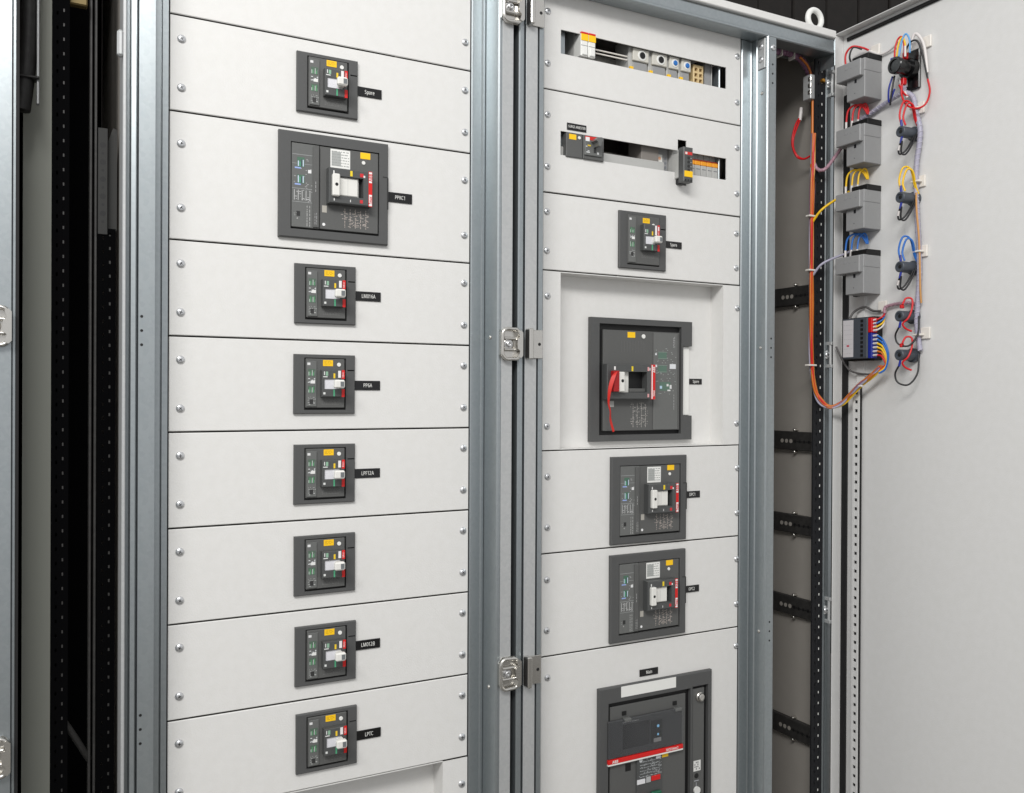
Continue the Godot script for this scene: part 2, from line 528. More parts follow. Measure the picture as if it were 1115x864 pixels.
func right_section() -> void:
	var cab := thing("switchgear_cabinet", "right galvanised cabinet section with two slotted panels, recessed breaker and open cable compartment", "cabinet", at(0, 0, 0), "joined switchgear cabinet sections")
	var p := PackedVector2Array([Vector2(588, -60), Vector2(588, 45), Vector2(590, 47.5), Vector2(597, 47.5), Vector2(599.5, 45), Vector2(600, 34), Vector2(602.5, 34), Vector2(603, 45), Vector2(627.5, 45), Vector2(628, 34), Vector2(631, 34), Vector2(631.5, 44.5), Vector2(640.5, 44.5), Vector2(641, -0.5), Vector2(665, -0.5), Vector2(665, -60)])
	part(cab, "corner_post", mb().extrude(p, 1, -1750, 245), M.zinc)
	part(cab, "face_strip", mb().box(603.4, 627.2, -1750, 245, 44, 45.7, 0.3), M.zinc_light)
	for y in [110.0, -498.0, -1096.0]: keeper(cab, 613, y)
	var q := PackedVector2Array([Vector2(1160, -60), Vector2(1160, -1), Vector2(1162, 0.5), Vector2(1184, 0.5), Vector2(1186, -2), Vector2(1188, 0), Vector2(1189, 14), Vector2(1191, 16), Vector2(1191, 43), Vector2(1193, 45.5), Vector2(1197, 45.5), Vector2(1198.5, 44.5), Vector2(1216, 44.5), Vector2(1218, 43), Vector2(1218, -44), Vector2(1255, -44), Vector2(1255, -60)])
	var div := part(cab, "divider_post", mb().extrude(q, 1, -1750, 179), M.zinc)
	var h := mb()
	for y in [120.0, 100.0, 80.0, -488.0, -1097.0]: slots(h, 1206.5, [y, y + 20, y - 20] if y < 0 else [y], 44.4, 2.2)
	part(div, "hole", h, M.black)
	for y in [-488.0, -1099.0, 60.0]:
		part(div, "rivet", mb().lathe(Vector3(1191, y, 29), Vector3.LEFT, [Vector2(0, 4), Vector2(1.2, 3.6), Vector2(2.2, 2), Vector2(2.5, 0)], 12), M.chrome)
	var lug := part(div, "corner_lug", mb().box(1188.2, 1190.8, 112, 176, 17, 40, 0.8), M.zinc_light)
	for y in [160.0, 132.0]:
		part(lug, "bolt", screw_mesh, M.bolt, Vector3(1188, y, 28)).rotation.y = deg_to_rad(-90)
	part(div, "bolt", screw_mesh, M.bolt, Vector3(1208, 156, 44.6))
	# beam over both fields
	var b := PackedVector2Array([Vector2(2, 180), Vector2(43, 177), Vector2(45.5, 179), Vector2(45.5, 183), Vector2(44, 185), Vector2(44, 204), Vector2(42, 207), Vector2(38, 209.5), Vector2(2, 209.5)])
	part(cab, "top_beam", mb().extrude(b, 0, 588.5, 1391), M.zinc)
	part(cab, "top_beam", mb().box(588.5, 1440, 192, 244, -60, 1, 1), M.zinc)
	var lip := part(cab, "roof_panel", mb().box(588.5, 1394, 211, 227.5, 3, 48, 1.5), M.paint)
	part(lip, "roof_sheet", mb().box(588.5, 1440, 245, 248.5, -602, 2), M.paint)
	part(cab, "beam_end", mb().box(1391.3, 1394, 150, 209, 4, 46, 0.6), M.zinc)
	# right hand post and the perforated black upright behind it
	var r := PackedVector2Array([Vector2(1413, -11), Vector2(1413, 0), Vector2(1414, 2), Vector2(1417, 2), Vector2(1418, 0), Vector2(1418.5, -9), Vector2(1420.8, -9), Vector2(1421, 0), Vector2(1430, 0), Vector2(1431, -3), Vector2(1446, -6), Vector2(1446, -11)])
	part(cab, "corner_post", mb().extrude(r, 1, -1750, 191.5), M.zinc)
	var up := part(cab, "perforated_upright", perforated(1380, 1412.5, -1750, 179, -4, 0, 25.0, false), M.black_post)
	part(up, "backing_strip", mb().box(1400.3, 1403.5, -1750, 178, -8, -0.6), M.white)
	var side := part(cab, "side_panel", mb().box(1416, 1419, -1750, 245, -600, -12), M.inner)
	for yc in [-353.0, -698.0, -896.0, -1092.0, -1384.0]:
		var rail := part(cab, "mounting_rail", mb().box(1403, 1415.5, yc - 22, yc + 22, -420, -26, 1.2), M.dark_steel)
		var ov := mb()
		var dk := mb()
		for k in 7:
			var z := -118.0 + k * 14.0
			(ov if k < 3 else dk).cyl(Vector3(1402.6, yc - 1, z), Vector3.LEFT, 0.5, 5.0 if k < 3 else 3.6, 12)
			dk.cyl(Vector3(1402.6, yc - 1, z + 7), Vector3.LEFT, 0.5, 1.6, 8)
		part(rail, "slot", ov, M.inner)
		part(rail, "hole", dk, M.black)
		for dy in [-26.0, 26.0]:
			part(rail, "bolt", mb().cyl(Vector3(1415, yc + dy, -82), Vector3.LEFT, 12, 3.5, 10, 1), M.chrome)
	part(cab, "rear_panel", mb().box(588.5, 1436, -1750, 245, -602, -600), M.inner)
	part(cab, "partition", mb().box(1251, 1254, -1750, 191, -600, -60), M.inner)
	part(cab, "partition", mb().box(589, 592, -1750, 191, -600, -60), M.inner)
	part(cab, "base", mb().box(588.5, 1436, -1849, -1751, -600, -10), M.dark_steel)
	var eye := mb()
	var ring := []
	for k in 25: ring.append(Vector3(1403 + 21 * sin(TAU * k / 24), 282 - 21 * cos(TAU * k / 24), -25))
	eye.tube(ring, 6.5, 10, 2)
	eye.lathe(Vector3(1403, 249, -25), Vector3.UP, [Vector2(0, 0), Vector2(0, 17), Vector2(6, 17), Vector2(12, 10), Vector2(14, 0)], 18)
	part(cab, "eye_bolt", eye, M.white)
	for yy in [127.0, -496.0, -1084.0]: hinge_bracket(cab, 1423, yy)
	# panels
	var rows := [190.0, -7.0, -204.0, -352.5]
	var cut1 := [[704.0, 1117.0, 66.0, 112.0]]
	var cut2 := [[704.0, 1118.0, -129.0, -83.0], [987.0, 1010.0, -154.0, -60.0]]
	for k in 3:
		var pn := panel_at(cab, 667, 1157.5, rows[k], rows[k + 1], [cut1, cut2, []][k])
		var inset := 49.0 if k < 2 else 37.0
		screws(pn, [675, 1147.5], [rows[k] - inset, rows[k + 1] + inset])
	var f := PackedVector2Array([Vector2(667, 0), Vector2(706, 0), Vector2(706, -40), Vector2(1112, -40), Vector2(1112, 0), Vector2(1157.5, 0), Vector2(1157.5, -2), Vector2(1114, -2), Vector2(1114, -42), Vector2(704, -42), Vector2(704, -2), Vector2(667, -2)])
	var rp := part(cab, "recessed_panel", mb().extrude(f, 1, -696.3, -353.8), M.paint)
	part(rp, "recess_top", mb().box(706, 1112, -355.2, -353.6, -40, -0.5), M.paint)
	part(rp, "recess_floor", mb().box(706, 1112, -696.5, -695, -40, -0.5), M.paint)
	screws(rp, [677, 1151], [-402, -651])
	var low := [-697.6, -894.9, -1092.2]
	for k in 2:
		var pn := panel_at(cab, 667, 1157.5, low[k], low[k + 1])
		screws(pn, [679, 1153.5], [low[k] - 50, low[k + 1] + 50])
	var ap := panel_at(cab, 667, 1157.5, low[2], -1640)
	screws(ap, [681, 1155 - 2], [-1133, -1600])
	panel_at(cab, 667, 1157.5, -1641, -1749)
	name_plate(cab, "Spare", 955, 998, -287, -273)
	name_plate(cab, "Spare", 1053, 1087, -567, -555, -40, 6.0)
	name_plate(cab, "DPC1", 1009, 1050, -805.5, -791.5)
	name_plate(cab, "DPC2", 1009, 1049, -1003.5, -989.5)
	name_plate(cab, "SURGE ARRESTER", 718, 762, -78.5, -65, 0, 4.6)
	name_plate(cab, "Main", 897, 943, -1162.5, -1148.5)
	# carrier rails behind the two slotted panels
	for s in [[90.0, 0], [-106.0, 1]]:
		var yc: float = s[0]
		var rail := PackedVector2Array([Vector2(-66, yc - 17.5), Vector2(-65, yc - 17.5), Vector2(-65, yc - 12), Vector2(-59, yc - 12), Vector2(-59, yc + 12), Vector2(-65, yc + 12), Vector2(-65, yc + 17.5), Vector2(-66, yc + 17.5), Vector2(-66, yc + 11), Vector2(-60, yc + 11), Vector2(-60, yc - 11), Vector2(-66, yc - 11)])
		part(cab, "carrier_rail", mb().extrude(rail, 0, 690, 1130), M.chrome)
		part(cab, "rail_bracket", mb().box(708, 722, yc - 30, yc + 30, -70, -14, 1), M.zinc)
		part(cab, "rail_bracket", mb().box(1104, 1108, yc - 30, yc + 30, -70, -8, 1), M.zinc)
	part(cab, "wire_duct", mb().box(690, 960, -150, -109, -60, -8, 2), M.module_grey)
	for y in [97.0, 90.0]: part(cab, "busbar_rod", mb().cyl(Vector3(776, y, -20), Vector3.RIGHT, 110, 1.6, 10), M.nylon)

# a strip with two columns of punched holes
func perforated(x0: float, x1: float, y0: float, y1: float, z0: float, z1: float, pitch: float, folded := true) -> Builder:
	var b := mb()
	var w := x1 - x0
	var c := [x0, x0 + w * 0.26, x0 + w * 0.36, x0 + w * 0.62, x0 + w * 0.73, x1]
	b.box(c[0], c[1], y0, y1, z0, z1)
	b.box(c[2], c[3], y0, y1, z0, z1)
	b.box(c[4], c[5], y0, y1, z0, z1)
	var y := y0
	while y < y1:
		b.box(c[1], c[2], y, minf(y + pitch * 0.75, y1), z0, z1 - 0.3)
		b.box(c[3], c[4], y + pitch * 0.24, minf(y + pitch * 1.02, y1), z0, z1 - 0.3)
		y += pitch
	# the folded flange at its left
	if folded: b.box(x0 - 0.5, x0 + 1.5, y0, y1, z0 - 30, z0)
	return b

func hinge_bracket(cab: Node, x: float, y: float) -> void:
	var w := mb()
	w.box(-9, 5, -30, 30, 0, 3, 0.8)
	w.box(-2, 5, -30, -22, 2, 18, 1)
	w.box(-2, 5, 22, 30, 2, 18, 1)
	w.cyl(Vector3(2, -30, 12), Vector3.UP, 60, 3.5, 12, 1)
	w.box(-8, 0, -10, 10, 3, 9, 2)
	var o := part(cab, "hinge", w, M.zinc_light, Vector3(x, y, -4))
	part(o, "bolt", screw_mesh, M.bolt, Vector3(-4, 0, 9))

func left_compartment() -> void:
	var c := thing("cable_compartment", "dark open cable compartment with perforated black uprights, left of the cabinets", "cable compartment", at(0, 0, 0))
	var p := PackedVector2Array([Vector2(-330, -60), Vector2(-330, 0), Vector2(-262, 0), Vector2(-260, 2), Vector2(-214, 2), Vector2(-212, -3), Vector2(-209, -3), Vector2(-207, -6), Vector2(-207, -60)])
	part(c, "corner_post", mb().extrude(p, 1, -1750, 245), M.zinc)
	for y in [-496.0, -1112.0]:
		latch(c, -234, y)
	part(c, "edge_seal", mb().box(-208.5, -204.5, -1750, 245, -10, 3), M.rubber)
	part(c, "side_plate", mb().box(-204, -160, -1750, 245, -204, -200), mat("plate_grey", Color(0.72, 0.73, 0.69), 0.6))
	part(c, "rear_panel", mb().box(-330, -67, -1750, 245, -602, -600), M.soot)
	part(c, "side_panel", mb().box(-330, -327, -1750, 245, -600, -60), M.inner)
	part(c, "roof_panel", mb().box(-330, -67, 245.5, 249, -602, -3), M.dark_steel)
	part(c, "base", mb().box(-330, -67, -1849, -1751, -600, -10), M.dark_steel)
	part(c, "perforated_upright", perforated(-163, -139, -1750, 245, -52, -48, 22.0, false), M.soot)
	part(c, "dot_strip", mb().box(-147.8, -145.8, -1750, 245, -54, -48.6), M.dark_steel)
	part(c, "dot_strip", mb().box(-81.6, -79.2, -1750, -340, -86, -80.6), M.dark_steel)
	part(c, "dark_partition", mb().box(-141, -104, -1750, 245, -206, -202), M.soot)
	part(c, "edge_strip", mb().box(-110, -106, -1750, 245, -110, -80, 1), M.dark_steel)
	part(c, "edge_strip", mb().box(-103, -99, -1750, 245, -110, -80, 1), M.dark_steel)
	part(c, "perforated_upright", perforated(-98, -72, -1750, -330, -84, -80, 22.0, false), M.soot)
	var br := part(c, "punched_bracket", mb().box(-98, -84, -340, -172, -82, -78, 0.6), M.bracket)
	var h := mb()
	for k in 5:
		slots(h, -91, [-199.0 - k * 27], -78.2, 4.6)
		slots(h, -91, [-212.0 - k * 27], -78.2, 2.2)
	part(br, "hole", h, M.black)
	part(c, "cover_sheet", mb().extrude(PackedVector2Array([Vector2(-83, -345), Vector2(-70, -330), Vector2(-70, -170), Vector2(-76, -168), Vector2(-83, -190)]), 2, -92, -88), M.bracket)
	part(c, "cable_duct", mb().tube([Vector3(-192, 230, -120), Vector3(-194, 60, -120), Vector3(-197, -60, -120), Vector3(-206, -150, -120)], 14, 12), M.dark_steel)
	for y in [50.0, -100.0]: part(c, "duct_clamp", mb().box(-212, -180, y - 2, y + 2, -128, -102, 1), M.dark_steel)
	part(c, "duct_edge", mb().box(-184, -180, -140, 240, -118, -108, 1), M.zinc_light)
	part(c, "brass_stud", mb().box(-140, -114, 8, 24, -76, -60, 2), mat("dull_brass", Color(0.42, 0.36, 0.22), 0.5, 0.5))
	part(c, "stay_rod", mb().tube([Vector3(-143, -1098, -60), Vector3(-128, -1128, -70), Vector3(-108, -1172, -90)], 5, 10), M.dark_steel)

func door() -> void:
	var d := thing("cabinet_door", "open pale grey cabinet door carrying wiring on its inner face", "door", at(1456, 0, 10.9), "", DOOR_TURN)
	part(d, "leaf", mb().box(0, 840, -1745, 240, -2, 0), M.door_paint)
	part(d, "top_flange", mb().box(0, 840, 238, 240, 0.2, 25, 0.5), M.door_paint)
	part(d, "hinge_flange", mb().box(-0.2, 1.6, -1745, 237.5, 0.2, 25, 0.5), M.door_paint)
	part(d, "end_flange", mb().box(838, 840, -1745, 237.5, 0.2, 25, 0.5), M.door_paint)
	part(d, "bottom_flange", mb().box(2, 838, -1745, -1743, 0.2, 25, 0.5), M.door_paint)
	part(d, "seal", mb().box(14, 836, 222, 231, 0.2, 5, 2), M.rubber)
	part(d, "seal", mb().box(6, 24, -1740, 100, 0.2, 5, 2), M.rubber)
	# punched stiffening rail
	var b := mb()
	b.box(51.5, 54, -1740, -560, 0.2, 18)
	b.box(54, 57.5, -1740, -560, 16, 18)
	b.box(65.5, 70, -1740, -560, 16, 18)
	var y := -1740.0
	while y < -566:
		b.box(57.5, 65.5, y, y + 13, 16, 17.7)
		y += 20.0
	part(d, "punched_rail", b, M.door_paint)
	part(d, "rail_core", mb().box(58, 65, -1738, -568, 4, 15.5), M.black)
	part(d, "punched_rail", mb().box(51.5, 72, -560, 150, 0.2, 6), M.door_paint)
	for t in [[228.0, 144.0], [211.0, 13.0], [214.0, -141.0], [219.5, -288.0], [221.0, -462.0], [113.0, -396.0], [93.0, 176.0]]:
		var m := part(d, "tie_mount", mb().box(t[0] - 11, t[0] + 11, t[1] - 12, t[1] + 12, 0.3, 5, 1), M.nylon)
		m.rotation.z = rng.randf_range(-0.02, 0.02)

func on_door(s: float, y: float, w := 0.0) -> Vector3:
	return at(1456, y, 10.9) + Vector3(cos(DOOR_TURN), 0, -sin(DOOR_TURN)) * s * 0.001 + Vector3(sin(DOOR_TURN), 0, cos(DOOR_TURN)) * w * 0.001

# ---------------------------------------------------------------- breakers
func marks(b: Builder, x0: float, y0: float, w: float, h: float, z: float, color: Color, count: int, small := Vector2(1.4, 0.7)) -> void:
	b.col = color
	for k in count:
		var x := x0 + rng.randf() * w
		var y := y0 + rng.randf() * h
		var lx := small.x * rng.randf_range(0.5, 1.6)
		b.box(x, minf(x + lx, x0 + w + 1), y, y + small.y, z, z + 0.15)

func lines(b: Builder, x0: float, x1: float, y0: float, y1: float, rows: int, z: float, color: Color, vertical := false, thick := 0.7) -> void:
	b.col = color
	for k in rows:
		var t := (k + 0.5) / rows
		if vertical:
			var x := lerpf(x0, x1, t)
			var y := y0
			while y < y1 - 1.0:
				var l := rng.randf_range(1.5, 6.0)
				b.box(x, x + thick, y, minf(y + l, y1), z, z + 0.15)
				y += l + rng.randf_range(0.8, 2.2)
		else:
			var y2 := lerpf(y0, y1, t)
			var x2 := x0
			while x2 < x1 - 1.0:
				var l2 := rng.randf_range(1.5, 6.0)
				b.box(x2, minf(x2 + l2, x1), y2, y2 + thick, z, z + 0.15)
				x2 += l2 + rng.randf_range(0.8, 2.2)

func small_breaker(wide: float, tall: float) -> Node3D:
	var o := thing("small_breaker", "", "circuit breaker", Vector3.ZERO, "small moulded case circuit breakers")
	var sx := wide / 104.0
	var sy := tall / 98.0
	part(o, "surround", mb().plate(0, wide, 0, tall, 0.1, 6, [[17.0 * sx, 88.0 * sx, 6.5 * sy, 92.5 * sy], [90.5 * sx, 102.5 * sx, 71.5 * sy, 73.5 * sy]], 1.3), M.frame_grey)
	part(o, "gap", mb().box(16.5 * sx, 102.8 * sx, 6 * sy, 93 * sy, 0.2, 1), M.black)
	var ox := (wide - 104) / 2
	var oy := (tall - 98) / 2
	var c := part(o, "front_cover", mb().box(19, 85 + ox * 2, 10, 91 + oy * 2, 1, 8, 0.8), M.cover_grey)
	var t := part(o, "trip_unit", mb().box(20, 37, 12, 87 + oy * 2, 8, 10, 0.7), M.unit_grey)
	var pm := mb()
	var gy := oy
	for k in 2:
		pm.col = Color(0.085, 0.13, 0.095)
		pm.box(22, 34.5, 62 - k * 28 + gy, 74 - k * 28 + gy, 10, 10.15)
		for i in 6:
			pm.col = [Color(0.50, 0.56, 0.52), Color(0.10, 0.36, 0.15), Color(0.16, 0.2, 0.18)][i % 3]
			pm.box(23 + i * 1.9, 24.1 + i * 1.9, 63 - k * 28 + gy, 63 + rng.randf_range(4, 10) - k * 28 + gy, 10.15, 10.3)
	marks(pm, 22, 50 + gy, 11, 8, 10, Color(0.75, 0.77, 0.78), 16, Vector2(2.2, 1.1))
	pm.col = Color(0.78, 0.78, 0.76)
	pm.box(27, 34, 50 + gy, 55 + gy, 10, 10.2)
	marks(pm, 21, 14 + gy, 13, 14, 10, Color(0.5, 0.51, 0.5), 22, Vector2(2.0, 0.6))
	pm.col = Color(0.7, 0.7, 0.7)
	pm.box(21, 26, 80 + gy * 2, 84 + gy * 2, 10, 10.15)
	part(t, "markings", pm, M.print)
	var sk := mb()
	sk.col = Color(0.03, 0.03, 0.03)
	sk.box(25, 31, 16 + gy, 24 + gy, 10, 10.3)
	part(t, "socket", sk, M.print)
	var yl := part(o, "yellow_sticker", mb().box(49 + ox, 66 + ox, 80 + oy * 1.6, 90 + oy * 1.6, 8, 8.4), M.yellow)
	var yp := mb()
	lines(yp, 51 + ox, 64 + ox, 82 + oy * 1.6, 88 + oy * 1.6, 3, 8.4, Color(0.45, 0.28, 0.02))
	part(yl, "markings", yp, M.print)
	part(o, "test_button", mb().cyl(Vector3(75 + ox, 82 + oy, 8), Vector3.BACK, 1.5, 3.4, 16, 0.4), M.white)
	# toggle block with its window and lever
	var bl := part(o, "toggle_block", mb().plate(43, 81, 28, 72 + oy, 8, 21, [[47.0, 73.0, 41.0, 57.5]], 1.0), M.block_grey, Vector3(ox, oy, 0))
	part(bl, "window_base", mb().box(47, 73, 41, 57.5, 8.2, 19), M.lens_white)
	var rs := mb()
	rs.col = Color(0.62, 0.015, 0.012)
	for y in [[58.0, 72.2 + oy], [27.8, 41.0]]: part(bl, "red_strip", mb().box(76.2, 81.2, y[0], y[1], 20, 21.5), M.red)
	rs.col = Color(0.8, 0.76, 0.75)
	rs.box(70, 74.5, 60, 71 + oy, 21, 21.6)
	rs.box(77, 79.8, 61, 69 + oy, 21.5, 21.7)
	rs.col = Color(0.8, 0.55, 0.02)
	rs.box(62, 65, 59, 67, 21, 21.4)
	rs.col = Color(0.08, 0.38, 0.2)
	rs.box(62, 64.5, 29, 40, 21, 21.4)
	rs.col = Color(0.7, 0.72, 0.7)
	rs.box(44.5, 52, 60.5, 62, 21, 21.3)
	rs.box(45, 48.5, 32, 35.5, 21, 21.3)
	rs.box(46, 47.5, 64, 70, 21, 21.3)
	rs.col = Color(0.25, 0.42, 0.3)
	rs.box(49, 53, 63, 70, 21, 21.3)
	part(bl, "markings", rs, M.print)
	text(bl, "ABB", 78.4, 65.5, 21.8, 3.6, M.red, 0.85, 90, true)
	var lv := mb()
	lv.extrude(PackedVector2Array([Vector2(66, 43), Vector2(73, 43), Vector2(74.5, 45), Vector2(74.5, 53.5), Vector2(73, 55.5), Vector2(66, 55.5), Vector2(64.5, 53.5), Vector2(64.5, 45)]), 2, 14.2, 30)
	lv.box(59.5, 77, 42.3, 56.2, 29, 38.5, 2.2)
	var lev := part(o, "toggle_lever", lv, M.handle, Vector3(ox, oy, 0))
	var li := mb()
	li.col = Color(0.16, 0.17, 0.18)
	li.box(69, 75, 45, 53.4, 38.5, 38.7)
	part(lev, "pad", li, M.print)
	var lp := mb()
	lines(lp, 46 + ox, 78 + ox, 14 + oy, 25 + oy, 5, 8, Color(0.17, 0.17, 0.165))
	part(c, "markings", lp, M.print)
	return o

func large_breaker() -> Node3D:
	var o := thing("large_breaker", "", "circuit breaker", Vector3.ZERO, "large moulded case circuit breakers")
	part(o, "surround", mb().plate(0, 188, 0, 175, 0.1, 8, [[19.5, 171.5, 14.5, 157.5]], 1.8), M.frame_grey)
	part(o, "gap", mb().box(19, 172, 14, 158, 0.2, 1), M.black)
	var gr := mb()
	gr.col = Color(0.02, 0.02, 0.02)
	gr.box(178, 187.4, 116, 118, 8, 8.2)
	gr.box(185.6, 188.2, 62, 116, 1, 8.1)
	part(o, "latch_groove", gr, M.print)
	var c := part(o, "front_cover", mb().box(68, 170, 18, 156, 1, 7, 0.8), M.cover_grey)
	var t := part(o, "trip_unit", mb().box(21, 67, 17.5, 156, 1, 8, 0.8), M.unit_grey)
	var tr := part(t, "side_strip", mb().box(56, 66.3, 19, 154, 8, 10.5, 0.8), M.cover_grey)
	var pm := mb()
	pm.col = Color(0.36, 0.37, 0.37)
	pm.box(22, 55, 137, 137.7, 8, 8.15); pm.box(22, 55, 81, 81.7, 8, 8.15); pm.box(22, 55, 122, 122.5, 8, 8.15); pm.box(22, 55, 59, 59.6, 8, 8.15)
	for k in 2:
		var y := 117.0 - k * 27
		pm.col = Color(0.07, 0.15, 0.10)
		pm.box(30, 42, y, y + 16 - k * 2, 8, 8.2)
		for i in 4:
			pm.col = [Color(0.55, 0.62, 0.75), Color(0.08, 0.35, 0.2), Color(0.05, 0.08, 0.1)][i % 3]
			pm.box(31 + i * 2.7, 32.7 + i * 2.7, y + 1, y + rng.randf_range(8, 13), 8.2, 8.35)
		pm.col = Color(0.3, 0.4, 0.72)
		pm.box(26, 36, y - 3, y - 0.6, 8, 8.2)
	pm.col = Color(0.75, 0.75, 0.75)
	pm.box(48, 53.5, 108, 113.5, 8, 8.2)
	for i in 5: pm.box(25 + i * 6.5, 25.6 + i * 6.5, 62, 79, 8, 8.15)
	marks(pm, 24, 60, 30, 20, 8, Color(0.6, 0.6, 0.6), 22, Vector2(2.2, 0.8))
	marks(pm, 24, 82, 30, 52, 8, Color(0.5, 0.5, 0.5), 30, Vector2(2.4, 0.7))
	lines(pm, 44, 53, 20, 54, 2, 8, Color(0.55, 0.55, 0.54), true)
	marks(pm, 24, 30, 8, 14, 8, Color(0.6, 0.6, 0.58), 8)
	pm.col = Color(0.02, 0.02, 0.02)
	pm.box(29, 35, 36, 44, 8, 8.3)
	lines(pm, 57.5, 63, 24, 44, 2, 10.5, Color(0.4, 0.4, 0.4), true)
	lines(pm, 59, 61, 78, 98, 1, 10.5, Color(0.5, 0.5, 0.5), true)
	part(t, "markings", pm, M.print)
	var st := part(o, "rating_label", mb().box(86, 120, 122, 154, 7, 7.4), M.white)
	var sp := mb()
	lines(sp, 88, 118, 124, 152, 6, 7.4, Color(0.30, 0.31, 0.30), false, 1.3)
	sp.col = Color(0.38, 0.39, 0.38)
	sp.box(88, 104, 126, 150, 7.4, 7.5)
	part(st, "markings", sp, M.print)
	part(o, "yellow_sticker", mb().box(138, 155.5, 144, 154.5, 7, 7.4), M.yellow)
	part(o, "test_button", mb().cyl(Vector3(143.5, 137, 7), Vector3.BACK, 1.5, 3.2, 16, 0.4), M.white)
	# toggle block
	var bl := part(o, "toggle_block", mb().plate(79, 153, 60, 119, 7, 24, [[83.0, 138.0, 73.0, 106.0]], 1.6), M.block_grey)
	part(bl, "window_base", mb().box(83, 132, 73, 106, 7.2, 16), M.handle)
	part(bl, "window_side", mb().box(132, 138, 73, 106, 7.2, 11.9), M.black)
	var rs := mb()
	rs.col = Color(0.62, 0.015, 0.012)
	part(bl, "red_strip", mb().box(147, 153.3, 59.8, 119.2, 23, 24.6), M.red)
	rs.col = Color(0.8, 0.8, 0.8)
	rs.box(147.6, 152.8, 100, 118, 24.6, 24.8)
	rs.box(147.6, 152.8, 61, 80, 24.6, 24.8)
	rs.col = Color(0.8, 0.6, 0.02)
	rs.box(115, 119, 107.5, 116.5, 24, 24.4)
	rs.col = Color(0.6, 0.02, 0.03)
	rs.box(132, 138, 108, 114, 24, 24.4); rs.box(132, 137, 64, 69.5, 24, 24.4)
	rs.col = Color(0.75, 0.75, 0.74)
	rs.box(138, 141, 107.5, 111, 24, 24.4); rs.box(86, 88, 109, 114, 24, 24.3); rs.box(87, 88.5, 64, 68, 24, 24.3); rs.box(115, 116.2, 64, 68, 24, 24.3)
	part(bl, "markings", rs, M.print)
	text(bl, "ABB", 150.2, 109, 24.9, 5.4, M.red, 0.9, 90, true)
	text(bl, "Tmax", 150.2, 70.5, 24.9, 5.0, M.red, 0.75, 90, true)
	var lv := mb()
	lv.box(83.5, 96, 71, 108, 16.2, 31, 1.6)
	lv.box(97, 130, 74.5, 104.5, 16.2, 20, 1.2)
	var lev := part(o, "toggle_lever", lv, M.handle)
	var li := mb()
	li.col = Color(0.01, 0.01, 0.01)
	li.cyl(Vector3(90, 90, 31), Vector3.BACK, 0.2, 2.8, 14)
	li.col = Color(0.45, 0.45, 0.45)
	li.box(112, 112.5, 76, 103, 20, 20.1)
	part(lev, "hole", li, M.print)
	var lp := mb()
	lines(lp, 106, 152, 24, 56, 5, 7, Color(0.42, 0.37, 0.34), true, 1.2)
	marks(lp, 104, 24, 48, 30, 7, Color(0.42, 0.37, 0.34), 60, Vector2(3.2, 0.9))
	lp.col = Color(0.42, 0.40, 0.36)
	lp.box(72, 80, 46, 57.5, 7, 7.3)
	lp.col = Color(0.8, 0.8, 0.8)
	lp.cyl(Vector3(75, 26, 7), Vector3.BACK, 0.4, 2.6, 12)
	part(c, "markings", lp, M.print)
	return o

func breakers() -> void:
	var base := "small dark grey breaker on the left cabinet"
	var b := small_breaker(104, 99)
	b.position = at(194.5, -123.5, 0)
	b.set_meta("label", base + " by the topmost plate reading Spare")
	copy(b, at(192.5, -474, 0), "small dark grey breaker beside the plate reading LM016A, below the large breaker")
	copy(b, at(191.5, -624, 0), base + " by the plate reading PP6A")
	copy(b, at(192.2, -774, 0), base + " by the plate reading LPF12A")
	copy(b, at(193.5, -926, 0), base + " with no name plate beside it")
	copy(b, at(195.5, -1076.5, 0), base + " by the plate reading LM012B")
	copy(b, at(198, -1222, 0), "small dark grey breaker by the plate reading LPTC, lowest on the left cabinet")
	var x := small_breaker(116, 114.5)
	x.position = at(838.5, -336.5, 0)
	x.set_meta("label", "small dark grey breaker on the right cabinet, above the recessed panel")
	var l := large_breaker()
	l.position = at(165, -333.5, 0)
	l.set_meta("label", "large square breaker with white lever, second from top on the left cabinet")
	copy(l, at(821.5, -889, 0), "large square breaker with white lever just below the recessed panel")
	copy(l, at(821, -1085, 0), "large square breaker with white lever just above the main breaker")
	recessed_breaker()
	main_breaker()

